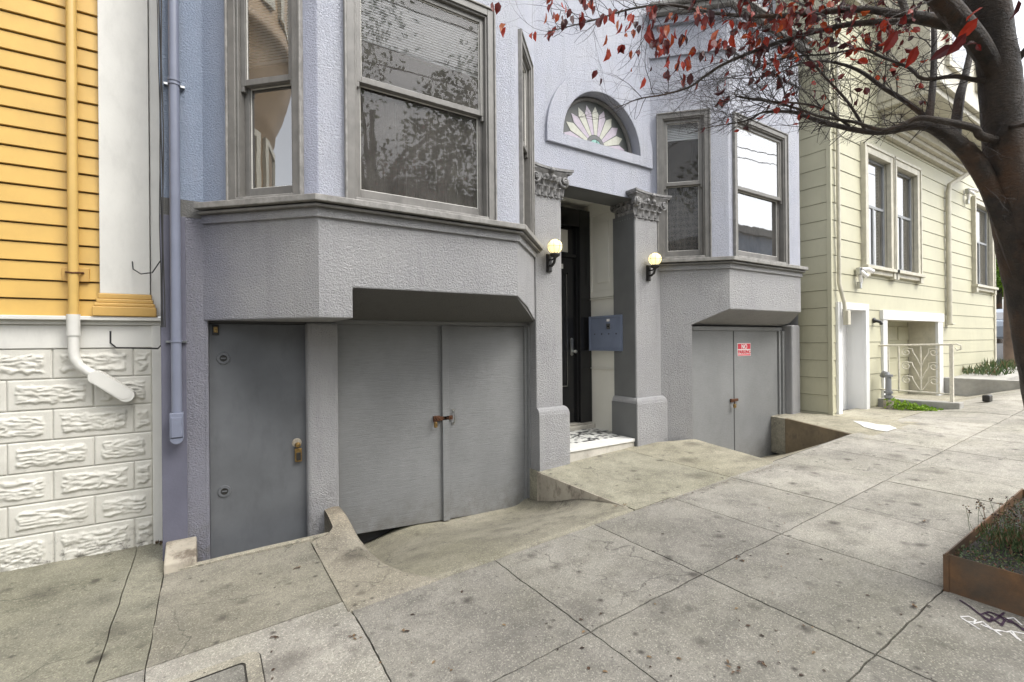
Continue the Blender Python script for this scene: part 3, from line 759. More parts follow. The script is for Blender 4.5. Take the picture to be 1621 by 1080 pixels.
# capitals
def capital(cx_, w_, yf, z0, z1, par, sides):
    m = MB(); h = z1-z0
    # bell
    prof = [(0, 0), (.0, .02), (.02, .5), (.05, .8), (.085, 1)]
    def rg(q, z): return [(cx_-w_/2-q, yf-q, z), (cx_+w_/2+q, yf-q, z), (cx_+w_/2+q, yf+.36, z), (cx_-w_/2-q, yf+.36, z)]
    pr = None
    for q, t in prof:
        r_ = rg(q*.9, z0+t*h*.86)
        if pr:
            for i in range(4): m.quad(pr[i], pr[(i+1) % 4], r_[(i+1) % 4], r_[i])
        pr = r_
    # concave abacus with a central rosette
    N = 12; top = []
    def ab(z, ex):
        pts = []
        for i in range(N+1):
            t = i/N*2-1; pts.append((cx_+t*(w_/2+.10+ex), yf-.10-ex+.055*(1-t*t), z))
        return pts
    for z_, zz, ex in ((z1-.055, z1-.03, 0), (z1-.03, z1, .014)):
        A, B = ab(z_, ex), ab(zz, ex)
        for i in range(N): m.quad(A[i], A[i+1], B[i+1], B[i])
        for Q in (A, B): m.poly(Q+[(cx_+w_/2+.1+ex, yf+.36, Q[0][2]), (cx_-w_/2-.1-ex, yf+.36, Q[0][2])])
        m.quad(A[0], B[0], (B[0][0], yf+.36, B[0][2]), (A[0][0], yf+.36, A[0][2]))
        m.quad(A[-1], B[-1], (B[-1][0], yf+.36, B[-1][2]), (A[-1][0], yf+.36, A[-1][2]))
    def leaf(px_, py_, nx, ny, zb_, hh, ww, curl):
        tx, ty = -ny, nx; R = 7; C_ = 6; b = len(m.v)
        for r in range(R+1):
            t = r/R; out = .012+curl*max(0, (t-.45)/.55)**1.6; zz = zb_+hh*(t if t < .85 else .85+(t-.85)*(-.9))
            wd = ww*(.75+.35*sin(t*pi))*(1-.75*max(0, t-.7)/.3)
            for c in range(C_+1):
                s_ = c/C_*2-1; lob = 1+.16*sin(t*22)*abs(s_)
                o_ = out+.018*(1-abs(s_)) - .012*abs(sin(s_*7)) 
                m.v.append((px_+tx*s_*wd/2*lob+nx*o_, py_+ty*s_*wd/2*lob+ny*o_, zz))
        for r in range(R):
            for c in range(C_):
                m.f.append((b+r*(C_+1)+c, b+r*(C_+1)+c+1, b+(r+1)*(C_+1)+c+1, b+(r+1)*(C_+1)+c)); m.m.append(0)
    def volute(px_, py_, nx, ny, r, zc_, sg):
        tx, ty = -ny, nx; pts = []; rd = []
        for i in range(44):
            t = i/43; a = pi*.5+t*2*pi*1.7; rr = r*(1-.82*t)
            pts.append((px_+tx*sg*cos(a)*rr+nx*(.03+.04*t), py_+ty*sg*cos(a)*rr+ny*(.03+.04*t), zc_+sin(a)*rr)); rd.append(.022*(1-.45*t))
        m.tube(pts, rd, 7)
        e = Vector((px_+nx*.06, py_+ny*.06, zc_)); m.lathe([(0, -.02), (.018, -.014), (.024, 0), (.018, .014), (0, .02)], e, 10, 0, 'y')
        # stalk rising from the bell to the volute
        m.tube([(px_-tx*sg*r*1.9, py_-ty*sg*r*1.9, zc_-r*1.7), (px_-tx*sg*r*1.5+nx*.03, py_-ty*sg*r*1.5+ny*.03, zc_-r*.4), (px_-tx*sg*r*.9+nx*.04, py_-ty*sg*r*.9+ny*.04, zc_+r*.75), (px_+nx*.035, py_+ny*.035, zc_+r)], [.02, .018, .016, .017], 7)
    faces = [(cx_, yf, 0, -1, w_)]
    if 'L' in sides: faces.append((cx_-w_/2, yf+.18, -1, 0, .36))
    if 'R' in sides: faces.append((cx_+w_/2, yf+.18, 1, 0, .36))
    for fx, fy, nx, ny, fw_ in faces:
        tx, ty = -ny, nx
        for k2, o_ in enumerate((-.36, -.12, .12, .36)):
            leaf(fx+tx*o_*fw_, fy+ty*o_*fw_, nx, ny, z0, h*.40, fw_*.25, .05)
        for o_ in (-.5, -.25, 0, .25, .5):
            leaf(fx+tx*o_*fw_, fy+ty*o_*fw_, nx, ny, z0+h*.1, h*.56, fw_*.22, .07)
        for sg in (-1, 1):
            volute(fx+tx*sg*(fw_/2+.02), fy+ty*sg*(fw_/2+.02), nx, ny, .078, z1-.145, sg)
            volute(fx+tx*sg*fw_*.13, fy+ty*sg*fw_*.13, nx, ny, .034, z1-.12, -sg)
        m.lathe([(0, -.03), (.03, -.02), (.036, 0), (.02, .012)], (fx+nx*.09, fy+ny*.09+.0, z1-.05), 10, 0, 'y' if ny else 'x')
        for i in range(9):
            tt = i/8*2-1; m.lathe([(0, -.012), (.012, -.004), (.012, .006), (0, .012)], (fx+tx*tt*fw_*.5+nx*.02, fy+ty*tt*fw_*.5+ny*.02, z0+.004), 6)
    o = m.build('capital', STONE, par, smooth=True)
capital(3.52, .40, 4.64, 3.45, 3.80, p1, 'R')
capital(5.29, .50, 4.64, 3.40, 3.77, p2, 'L')
# door step, tiles, threshold
m = MB(); m.box(3.70, 5.0, 4.62, 4.86, .315, .355); m.build('doorstep', MARB, H, bevel=.006)
m = MB(); m.box(3.70, 5.0, 4.637, 5.0, .05, .314); m.build('step_riser', MARBS, H)
m = MB(); rr = random.Random(5)
m.quad((3.70, 4.86, .347), (5.09, 4.86, .347), (5.09, 5.6, .347), (3.7, 5.6, .347), 0)
y = 4.864
while y < 5.56:
    h_ = rr.choice((.03, .045, .05)); x = 3.72
    while x < 5.08:
        w_ = rr.choice((.03, .045, .07, .10)); 
        blk = rr.random() < .36
        m.box(x, min(5.085, x+w_-.004), y, y+h_-.004, .345, .355, 2 if blk else 1); x += w_
    y += h_
m.build('tiled_floor', [SEAM, TILEW, TILEB], H)
m = MB(); m.box(3.7, 5.089, 5.55, 5.8, .3, .415); m.box(3.7, 5.089, 5.62, 5.8, .415, .44); m.build('threshold', MARBS, H, bevel=.008)
# front door
fr_ = MB(); fr_.box(4.86, 5.087, 5.62, 5.78, .44, 3.72); fr_.box(3.72, 4.86, 5.62, 5.78, 3.45, 3.72); fr_.box(4.83, 4.86, 5.66, 5.78, .44, 3.45)
fr_.box(3.74, 4.83, 5.66, 5.78, 2.98, 3.03)
fr_.build('door_frame', BLACK, H, bevel=.008)
d_ = MB(); d_.box(3.80, 4.83, 5.71, 5.77, .45, 3.44); d_.box(4.66, 4.70, 5.70, 5.712, 1.0, 2.75); d_.box(3.9, 4.70, 5.70, 5.712, .96, 1.0); d_.box(3.9, 4.7, 5.70, 5.712, 2.72, 2.76)
fd = d_.build('front_door', BLACK, H, bevel=.006)
d_ = MB(); d_.box(4.655, 4.662, 5.695, 5.705, 1.02, 2.72); d_.box(4.0, 4.66, 5.695, 5.705, 1.01, 1.02); d_.build('door_moulding', STEEL, fd)
d_ = MB(); d_.box(4.05, 4.69, 5.698, 5.709, 3.06, 3.40); d_.build('door_glass', CREAM, fd)
d_ = MB(); d_.lathe([(0, -.012), (.026, -.012), (.028, 0)], (4.75, 5.70, 1.72), 16, 0, 'y'); d_.lathe([(0, -.012), (.026, -.012), (.028, 0)], (4.75, 5.70, 1.50), 16, 0, 'y'); d_.box(4.724, 4.776, 5.688, 5.70, 1.50, 1.72)
d_.lathe([(0, -.09), (.02, -.085), (.03, -.065), (.02, -.045), (.012, -.03), (.012, 0)], (4.765, 5.69, 1.54), 16, 0, 'y'); d_.build('door_handle', STEEL, fd, bevel=.004)
d_ = MB(); d_.box(4.54, 4.59, 5.69, 5.70, 2.80, 2.87); d_.build('door_plate', WHITE, fd)

# fanlight
m = MB(); C0 = (4.5, 4.3); N = 40
def arc(r, i): a = pi*i/N; return (C0[0]+r*cos(a), C0[1]+r*sin(a))
for i in range(N):
    o0, o1 = arc(.95, i), arc(.95, i+1); i0, i1 = arc(.695, i), arc(.695, i+1); yf, yb = YW-.035, YW+.02
    m.quad((i0[0], yf, i0[1]), (o0[0], yf, o0[1]), (o1[0], yf, o1[1]), (i1[0], yf, i1[1]))
    m.quad((o0[0], yf, o0[1]), (o0[0], yb, o0[1]), (o1[0], yb, o1[1]), (o1[0], yf, o1[1]))
    m.quad((i0[0], yf, i0[1]), (i1[0], yf, i1[1]), (i1[0], YW+.17, i1[1]), (i0[0], YW+.17, i0[1]))
m.box(C0[0]-.95, C0[0]+.95, YW-.035, YW+.02, C0[1]-.135, C0[1])
m.quad((C0[0]-.7, YW-.035, C0[1]), (C0[0]+.7, YW-.035, C0[1]), (C0[0]+.7, YW+.17, C0[1]), (C0[0]-.7, YW+.17, C0[1]))
fs = m.build('fanlight_surround', LAV, H, merge=True, bevel=.008)
m = MB(); yg = YW+.14
m.poly([(arc(.70, i)[0], yg+.01, arc(.70, i)[1]) for i in range(N+1)]); m.tube([(arc(.665, i)[0], yg-.01, arc(.665, i)[1]) for i in range(N+1)], .028, 8)
m.box(C0[0]-.68, C0[0]+.68, yg-.02, yg+.01, C0[1], C0[1]+.025)
m.build('fanlight_frame', TRIM, fs)
m = MB(); m.poly([(arc(.64, i)[0], yg, arc(.64, i)[1]+.02) for i in range(N+1)]); 
m.build('fanlight_lead', LEAD, fs)
m = MB(); K = 11
for k_ in range(K):
    a0, a1 = pi*k_/K+.015, pi*(k_+1)/K-.015; am = (a0+a1)/2; mt = 0 if k_ % 2 == 0 else 1
    P2 = [(.17, a0), (.17, a1), (.46, a1), (.56, am), (.46, a0)]
    m.poly([(C0[0]+r*cos(a), yg-.006, C0[1]+.03+r*sin(a)) for r, a in P2], mt)
for r0, r1, mt in ((.115, .16, 3), (0, .105, 2)):
    for i in range(16):
        a, b = pi*i/16, pi*(i+1)/16
        if r0 == 0 and 7 <= i <= 8: pass
        m.quad(*[(C0[0]+r*cos(t), yg-.007, C0[1]+.03+r*sin(t)) for r, t in ((r0, a), (r1, a), (r1, b), (r0, b))], mt)
m.tube([(C0[0]+.02, yg-.012, C0[1]+.03), (C0[0]+.02, yg-.012, C0[1]+.135)], .004, 6, 4)
m.build('stained_glass', [PINK, CRM, TEAL, DGREY, LEAD], fs)

# left garage doors
def leafdoor(x0, x1, y, zb0, zb1, zt):
    m = MB(); m.hexa([(x0, y, zb0), (x1, y, zb1), (x1, y+.04, zb1), (x0, y+.04, zb0), (x0, y, zt), (x1, y, zt), (x1, y+.04, zt), (x0, y+.04, zt)])
    return m
YD = 4.84
def zd(x): return -.185 - .058*(x-1.08)
xm = 2.20
m = leafdoor(1.06, xm, YD, zd(1.06), zd(xm), 1.885); gd = m.build('garage_door', DOOR, H, bevel=.004)
m = leafdoor(xm+.006, 3.30, YD, zd(xm), zd(3.3), 1.880); gd2 = m.build('garage_door', DOOR, H, bevel=.004)
m = leafdoor(xm-.02, xm+.055, YD-.035, zd(xm), zd(xm)-.005, 1.885); m.build('astragal', DOOR, gd, bevel=.003)
m = MB(); m.box(1.0, 3.34, YD-.03, YD+.06, 1.885, 1.932); m.box(1.0, 3.34, YD-.045, YD-.03, 1.905, 1.93)
m.box(3.27, 3.335, YD-.03, YD+.06, -.5, 1.885); m.box(3.30, 3.335, YD-.07, YD-.03, -.5, 1.9); m.box(1.0, 1.08, YD+.05, YD+.1, -.5, 1.9)
m.build('garage_door_frame', DOOR, H, bevel=.005)
m = MB(); m.quad((0, 4.99, -.6), (3.6, 4.99, -.6), (3.6, 4.99, 2), (0, 4.99, 2)); m.build('dark_recess', GAPSHADE, H)
# hasp, padlock and pull on the left garage door
hz = 1.7-.83
m = MB(); m.box(xm-.10, xm+.10, YD-.035, YD-.022, hz-.022, hz+.022); m.box(xm-.12, xm-.05, YD-.025, YD+.0, hz-.03, hz+.03)
for dx in (-.09, -.06, -.01, .03, .08): m.lathe([(0, -.012), (.008, -.01), (.009, 0)], (xm+dx, YD-.035, hz), 8, 0, 'y')
m.tube([(xm-.12, YD-.03, hz), (xm-.12, YD-.07, hz), (xm-.12, YD-.07, hz-.03), (xm-.12, YD-.03, hz-.03)], .006, 6)
m.build('hasp', RUST, gd, bevel=.002)
m = MB(); m.lathe([(0, -.05), (.018, -.05), (.02, -.045), (.02, .0), (.01, .01)], (xm-.115, YD-.06, hz-.035), 12); m.build('padlock', BRASS, gd)
m = MB(); m.tube([(xm+.12, YD-.002, hz+.065), (xm+.12, YD-.035, hz+.055), (xm+.12, YD-.04, hz), (xm+.12, YD-.035, hz-.055), (xm+.12, YD-.002, hz-.065)], .008, 8)
m.box(xm+.105, xm+.135, YD-.006, YD, hz+.055, hz+.085); m.box(xm+.105, xm+.135, YD-.006, YD, hz-.085, hz-.055); m.build('pull_handle', STEEL, gd2)
# side door
m = MB(); m.box(.03, .80, 4.80, 4.85, -.5, 1.875); sdd = m.build('side_door', DOORF, H, bevel=.003)
m = MB(); m.box(.0, .8, 4.78, 4.9, 1.878, 1.9); m.build('side_door_top_shade', GAPSHADE, H)  # dark strip painted in for the shade over the recessed door top
for z_, x_ in ((1.58, .135), (.44, .135)):
    m = MB(); m.lathe([(.028, -.012), (.047, -.012), (.05, 0)], (x_, 4.80, z_), 20, 0, 'y'); m.lathe([(0, -.004), (.03, -.004)], (x_, 4.80, z_), 20, 1, 'y')
    m.box(x_-.02, x_+.02, 4.79, 4.80, z_-.006, z_+.006, 0); m.build('lock_ring', [DOORF, IRON], sdd, smooth=False)
m = MB(); m.box(.055, .105, 4.785, 4.80, 1.78, 1.865, 0); m.box(.065, .095, 4.78, 4.786, 1.8, 1.85, 1); m.build('top_latch', [IRON, BRASS], sdd, bevel=.003)
m = MB(); m.box(.690, .748, 4.765, 4.80, .615, .735, 0); m.box(.700, .738, 4.758, 4.766, .63, .70, 2); m.lathe([(0, -.05), (.022, -.045), (.026, -.02), (.02, 0)], (.715, 4.795, .77), 14, 0, 'y'); m.lathe([(0, -.006), (.04, -.005), (.042, 0)], (.71, 4.80, .785), 16, 1, 'y')
m.build('deadbolt', [BRASS, KERB, IRON], sdd, bevel=.003)

# right garage doors
YD2 = 4.45
m = leafdoor(5.97, 6.985, YD2, -.35, -.35, 1.835); ge = m.build('garage_door', DOOR, H, bevel=.003)
m = leafdoor(7.0, 8.26, YD2, -.27, -.27, 1.835); ge2 = m.build('garage_door', DOOR, H, bevel=.003)
for p in (m,): pass
m = MB(); m.box(6.985, 7.0, YD2+.03, YD2+.05, -.4, 1.835); m.box(6.983, 7.002, YD2-.004, YD2+.0, -.4, 1.835); m.build('door_gap', GAPSHADE, ge)
m = MB(); m.box(5.9, 8.40, YD2-.02, YD2+.06, 1.838, 1.90); m.box(8.262, 8.32, YD2-.03, YD2+.06, -.4, 1.838); m.box(8.32, 8.40, YD2-.06, YD2+.05, -.4, 1.838)
m.build('garage_door_frame', DOOR, H, bevel=.004)
m = MB(); m.quad((5.8, 4.66, -.6), (8.7, 4.66, -.6), (8.7, 4.66, 2), (5.8, 4.66, 2)); m.build('dark_recess', GAPSHADE, H)
m = MB(); m.box(6.90, 7.08, YD2-.02, YD2-.001, .73, .77); m.box(6.88, 6.93, YD2-.03, YD2, .725, .775); m.tube([(6.92, YD2-.03, .75), (6.92, YD2-.06, .75), (6.92, YD2-.06, .70)], .006, 6); m.box(6.895, 6.945, YD2-.07, YD2-.045, .64, .70, 1)
m.build('hasp', [RUST, BRASS], ge, bevel=.002)

# mailbox, wall lamps, drain pipe, sign
mb_ = thing('mailbox', (5.07, 5.3, 1.5), 'blue-grey four-slot apartment mailbox panel on the cream wall of the entry', 'mailbox')
m = MB(); m.box(4.99, 5.088, 4.885, 5.56, 1.55, 2.07); m.build('cabinet', MAIL, mb_, bevel=.006)
m = MB()
m.box(4.976, 4.991, 4.885, 5.56, 2.042, 2.07); m.box(4.976, 4.991, 4.885, 5.56, 1.55, 1.578); m.box(4.976, 4.991, 4.885, 4.912, 1.578, 2.042); m.box(4.976, 4.991, 5.533, 5.56, 1.578, 2.042); m.build('frame', MAIL, mb_, bevel=.003)
for i in range(4):
    m = MB(); m.lathe([(.010, .001), (.010, -.006), (0, -.007)], (4.99, 4.99+.15*i, 1.80), 10, 0, 'x'); m.build('lock', IRON, mb_)
m = MB(); m.box(4.985, 4.991, 5.12, 5.18, 1.985, 2.02, 0); m.box(4.983, 4.991, 5.11, 5.18, 1.87, 1.95, 1); m.box(4.981, 4.984, 5.125, 5.165, 1.90, 1.92, 2); m.build('label_holder', [SIGNW, STEEL, IRON], mb_)

def lamp(x, z, lab):
    t = thing('wall_lamp', (x, 4.64, z), lab, 'wall lamp', 'globe lamps on the entry piers')
    m = MB(); m.box(x-.035, x+.035, 4.615, 4.64, z-.13, z+.09); m.box(x-.025, x+.025, 4.605, 4.616, z-.12, z+.08); m.build('back_plate', IRON, t, bevel=.004)
    m = MB(); m.tube([(x, 4.61, z-.05), (x, 4.57, z-.06), (x, 4.53, z-.03), (x, 4.51, z+.02), (x, 4.51, z+.06)], [.014, .016, .018, .016, .02], 10)
    m.tube([(x, 4.61, z+.02), (x, 4.56, z+.01), (x, 4.53, z+.03)], .01, 8)
    m.lathe([(.012, .0), (.03, .01), (.058, .03), (.064, .05), (.06, .058), (.0, .058)], (x, 4.51, z+.02), 20); m.build('arm', IRON, t, smooth=True)
    c = (x, 4.51, z+.16); m = MB(); m.lathe([(.088*sin(pi*i/14), -.088*cos(pi*i/14)) for i in range(15)], c, 24); m.build('globe', GLOBE, t, smooth=True)
    m = MB()
    for k_ in range(4):
        a = pi*k_/4; m.tube([(c[0]+.092*cos(q)*cos(a), c[1]+.092*cos(q)*sin(a), c[2]+.092*sin(q)) for q in [2*pi*i/28 for i in range(29)]], .0022, 5)
    m.tube([(c[0]+.092*cos(q), c[1]+.092*sin(q), c[2]) for q in [2*pi*i/28 for i in range(29)]], .0022, 5); m.build('cage', IRON, t)
lamp(3.515, 2.665, 'lit globe lamp in black cage on the left entry pier, beside the black door')
lamp(5.265, 2.665, 'lit globe lamp in black cage on the right entry pier, beside the right bay')

dp = thing('conduit', (-.19, 4.64, 0), 'blue-grey painted pipe running down the violet wall at the left edge of the house', 'pipe')
m = MB(); m.tube([(-.19, 4.66, 8), (-.19, 4.66, 1.15)], .036, 16)
for z_ in (3.80, 3.77, 1.72, 2.3+2.6): m.tube([(-.19, 4.66, z_), (-.19, 4.66, z_+.018)], .042, 16)
m.build('pipe', PIPE, dp, smooth=True)
m = MB(); m.box(-.235, -.145, 4.60, 4.70, .96, 1.16); m.lathe([(0, -.05), (.045, -.05), (.045, 0)], (-.19, 4.65, .96), 16, 0, 'y'); m.box(-.225, -.155, 4.592, 4.60, .97, 1.13); m.build('junction_box', PIPE, dp, bevel=.015, seg=3)
m = MB()
for z_ in (3.785, 1.725, 4.9): m = MB(); m.box(-.26, -.12, 4.685, 4.715, z_-.008, z_+.008); m.build('strap', STEEL, dp)
pass

sg = thing('no_parking_sign', (7.25, YD2, 1.5), 'small red and white NO PARKING sign on the right garage door', 'sign')
m = MB(); m.box(7.085, 7.445, YD2-.008, YD2-.001, 1.435, 1.64); m.build('board', SIGNW, sg)
m = MB(); m.box(7.095, 7.435, YD2-.011, YD2-.008, 1.545, 1.632); m.box(7.095, 7.435, YD2-.011, YD2-.008, 1.443, 1.462); m.build('red_field', SIGNR, sg)
def text(s, size, loc, rot, mat, name, par, ext=.001):
    cu = bpy.data.curves.new('t', 'FONT'); cu.body = s; cu.size = size; cu.align_x = 'CENTER'; cu.extrude = ext; cu.offset = size*.02
    o = bpy.data.objects.new('t', cu); COL.objects.link(o); o.location = loc; o.rotation_euler = rot
    bpy.context.view_layer.update(); dg = bpy.context.evaluated_depsgraph_get()
    me = bpy.data.meshes.new_from_object(o.evaluated_get(dg)); me.transform(o.matrix_world); bpy.data.objects.remove(o); me.materials.clear(); me.materials.append(mat)
    q = bpy.data.objects.new(name, me); COL.objects.link(q)
    if par is not None:
        q.parent = par
        if par.type == 'EMPTY': q.matrix_parent_inverse = Matrix.Translation(-Vector(par.location))
    return q
text('NO', .10, (7.265, YD2-.0125, 1.552), (pi/2, 0, 0), SIGNW, 'lettering', sg)
text('PARKING', .082, (7.265, YD2-.0125, 1.473), (pi/2, 0, 0), SIGNR, 'lettering', sg)

# cable bundle between the houses
m = MB()
rr = random.Random(3)
for q in range(4):
    pts = []; x0_ = -.286+.007*q
    for i in range(40):
        z_ = 8-i*.158; pts.append((x0_+.005*sin(i*.7+q*2)+(.07*max(0, z_-4.3)*(-1 if q == 0 else 0)), 4.66-.006*q, z_))
    m.tube(pts, .005 if q else .0035, 6)
m.tube([(-.30, 4.9, 2.4), (-.36, 4.95, 2.30), (-.44, 5.0, 2.29), (-.50, 5.1, 2.34), (-.51, 5.14, 2.42)], .005, 6)
m.tube([(-.30, 4.9, 1.86), (-.30, 4.9, 1.70), (-.33, 5.0, 1.67), (-.62, 5.15, 1.68), (-.66, 5.17, 1.72), (-.66, 5.17, 1.82)], .007, 6)
tag(m.build('cable_bundle', BLACKM), 'thin black cables hanging down the joint between yellow and lavender houses', 'cables')

# ------------------------------------------------------------------ yellow house
Y = thing('yellow_house', (-1.2, 5.2, 0), 'yellow clapboard house on a white rock-faced block base with white corner pilaster', 'house')
YY = 5.2
m = MB(); z = 1.93+.0
m.quad((-4.5, YY+.0, 1.9), (-.70, YY, 1.9), (-.70, YY, 9), (-4.5, YY, 9), 1)  # dark backing puts the shadow lines into the siding grooves
while z < 9:
    m.hexa([(-4.5, YY-.028, z), (-.72, YY-.028, z), (-.72, YY+.02, z), (-4.5, YY+.02, z), (-4.5, YY-.012, z+.138), (-.72, YY-.012, z+.138), (-.72, YY+.02, z+.138), (-4.5, YY+.02, z+.138)]); z += .147
m.build('siding', [YEL, GAPSHADE], Y, bevel=.003, seg=1)
m = MB(); m.box(-.72, -.39, YY-.07, YY+.05, 2.13, 9); m.build('pilaster', WHITE, Y, bevel=.004)
m = MB(); m.box(-.385, -.285, YY-.05, YY+.05, 1.95, 9); m.build('corner_board', WHITE, Y, bevel=.004)
m = MB()
for z0, z1, e in ((1.94, 2.02, .045), (2.02, 2.05, .035), (2.05, 2.085, .022), (2.085, 2.13, .012)): m.box(-.72-e, -.39+e, YY-.07-e, YY+.05, z0, z1)
m.build('pilaster_plinth', YELD, Y, bevel=.008)
m = MB(); m.box(-4.5, -.29, YY-.10, YY+.05, 1.905, 1.938); m.box(-4.5, -.29, YY-.055, YY+.05, 1.87, 1.905); m.box(-4.5, -.29, YY-.03, YY+.05, 1.68, 1.87); m.build('water_table', WHITE, Y, bevel=.006)
# rock faced blocks
m = MB(); yb = YY-.02
ch = .2425; rows = [1.68-ch*i for i in range(8)]
def rockface(x0, x1, z0, z1, seed):
    q_ = .0075 if x1 > -1.5 else .03; nx, nz = max(4, int((x1-x0)/q_)), max(4, int((z1-z0)/q_)); b = len(m.v); g_ = .004
    x0 += g_/2; x1 -= g_/2; z0 += g_/2; z1 -= g_/2
    for j in range(nz+1):
        for i in range(nx+1):
            x, z = x0+(x1-x0)*i/nx, z0+(z1-z0)*j/nz
            mx_ = min(.045, .13*(x1-x0)); e = min(x-x0-mx_, x1-x-mx_, (z-z0-.042), (z1-z-.042)); e += .018*MN.noise(Vector((x*25, z*25, seed)))
            k_ = max(0, min(1, e/.018)); k_ = k_*k_*(3-2*k_)
            wx = x+.03*MN.noise(Vector((x*14, z*14, seed)))
            r = .15+.95*(1-2.2*abs(MN.noise(Vector((wx*11, z*34, seed*3.1))))) + .35*(1-2*abs(MN.noise(Vector((wx*30, z*80, seed))))) + .25*MN.noise(Vector((x*60, z*90, seed)))
            r = max(.05, r)*.5; rim = 0 if (0 < i < nx and 0 < j < nz) else .008
            m.v.append((x, yb-k_*.026*r+rim, z))
    W = nx+1
    for j in range(nz):
        for i in range(nx): m.f.append((b+j*W+i, b+j*W+i+1, b+(j+1)*W+i+1, b+(j+1)*W+i)); m.m.append(0)
for ri in range(7):
    z1 = rows[ri]; z0 = rows[ri+1]
    if ri == 6: z0 = -.1
    x = -4.5+(0 if ri % 2 else .255) ; x = -.51-.51*6 if ri % 2 == 0 else -.77-.51*6
    xs_ = []
    while x < -.46: xs_.append(x); x += .51
    xs_.append(-.385)
    if xs_[-1]-xs_[-2] < .05: xs_.pop(-2)
    for a, b in zip(xs_, xs_[1:]): rockface(a, b, z0, z1, ri*7+a*3)
m.quad((-4.5, yb+.012, -.2), (-.28, yb+.012, -.2), (-.28, yb+.012, 1.7), (-4.5, yb+.012, 1.7))
m.build('block_base', ROCK, Y, smooth=True)
m = MB(); m.box(-.383, -.27, YY-.05, YY+.05, -.05, 1.87); m.build('base_corner_strip', WHITE, Y, bevel=.006)
# drain pipe on the yellow house
P = thing('conduit', (-.88, 5.1, 1), 'yellow painted pipe on the clapboards turning white over the block base', 'pipe')
m = MB(); m.tube([(-.88, 5.12, 8.5), (-.88, 5.12, 1.93)], .034, 16); m.build('upper_pipe', PIPEY, P, smooth=True)
m = MB(); m.tube([(-.88, 5.11, 1.95), (-.88, 5.11, 1.78)], .043, 16)
pts = [(-.88, 5.11, 1.86), (-.88, 5.11, 1.66), (-.872, 5.10, 1.60), (-.85, 5.10, 1.545), (-.80, 5.10, 1.495), (-.75, 5.10, 1.46), (-.70, 5.10, 1.42)]
m.tube(pts, .036, 16); m.build('elbow', WHITE, P, smooth=True)
m = MB(); A = Vector((-.735, 5.09, 1.445)); B = Vector((-.545, 5.09, 1.285)); t_ = (B-A).normalized(); nn = Vector((-t_.z, 0, t_.x))
for yo, ww, y2 in ((5.04, .052, 5.14),):
    pf = []; 
    for c_, a0 in ((A, pi/2), (B, -pi/2)):
        for i in range(9):
            a = a0+pi*i/8; pf.append(c_ + (t_*cos(a)+nn*sin(a))*ww)
    n = len(pf)
    for i in range(n): m.quad((pf[i].x, yo, pf[i].z), (pf[(i+1) % n].x, yo, pf[(i+1) % n].z), (pf[(i+1) % n].x, y2, pf[(i+1) % n].z), (pf[i].x, y2, pf[i].z))
    m.poly([(p.x, yo, p.z) for p in pf]); 
    cc = (A+B)/2; m.poly([(cc.x+(p.x-cc.x)*.86, yo-.004, cc.z+(p.z-cc.z)*.82) for p in pf])
m.build('end_cap', WHITE, P, bevel=.004)
m = MB(); m.box(-.955, -.79, 5.155, 5.19, 2.22, 2.33, 0); m.build('bracket_block', YELD, P, bevel=.004)
m = MB(); m.tube([(-.93, 5.15, 2.29), (-.918, 5.10, 2.285), (-.88, 5.083, 2.28), (-.842, 5.10, 2.285), (-.83, 5.15, 2.29)], .007, 6); m.lathe([(0, -.01), (.008, -.01), (.008, 0)], (-.825, 5.155, 2.29), 8, 0, 'y'); m.build('pipe_strap', RUST, P)
# rounded bay of the yellow house, beyond the left edge (it shows in the angled window)
m = MB(); cb = (-3.05, 5.2, 0)
prof = [(1.3, 2.2), (1.3, 4.55), (1.34, 4.6), (1.36, 4.75), (1.46, 5.0), (1.54, 5.3), (1.60, 5.6), (1.65, 5.62), (1.65, 5.75), (1.57, 5.8), (1.57, 8.5)]
m.lathe(prof, cb, 48, 0, 'z', pi, 2*pi); m.build('round_bay', paint('tan_bay_paint', (.34, .24, .14), .5), Y, smooth=True)
for k_ in range(4):
    a = pi*1.1+k_*pi*.21
    for z0, z1, rr_ in ((2.7, 4.4, 1.305), (6.1, 7.8, 1.575)):
        m = MB(); m.quad(*[(cb[0]+(rr_+.012)*cos(q), cb[1]+(rr_+.012)*sin(q), z_) for q, z_ in ((a, z0), (a+.42, z0), (a+.42, z1), (a, z1))])
        wn = m.build('bay_window', GLASS, Y); m = MB()
        for q0, q1, za, zb2 in ((a-.07, a, z0-.08, z1+.08), (a+.42, a+.49, z0-.08, z1+.08), (a, a+.42, z1, z1+.08), (a, a+.42, z0-.08, z0)):
            m.hexa([(cb[0]+R_*cos(q), cb[1]+R_*sin(q), z_) for z_ in (za, zb2) for q, R_ in ((q0, rr_+.04), (q1, rr_+.04), (q1, rr_-.02), (q0, rr_-.02))])
        m.build('bay_window_frame', GRNT, wn)

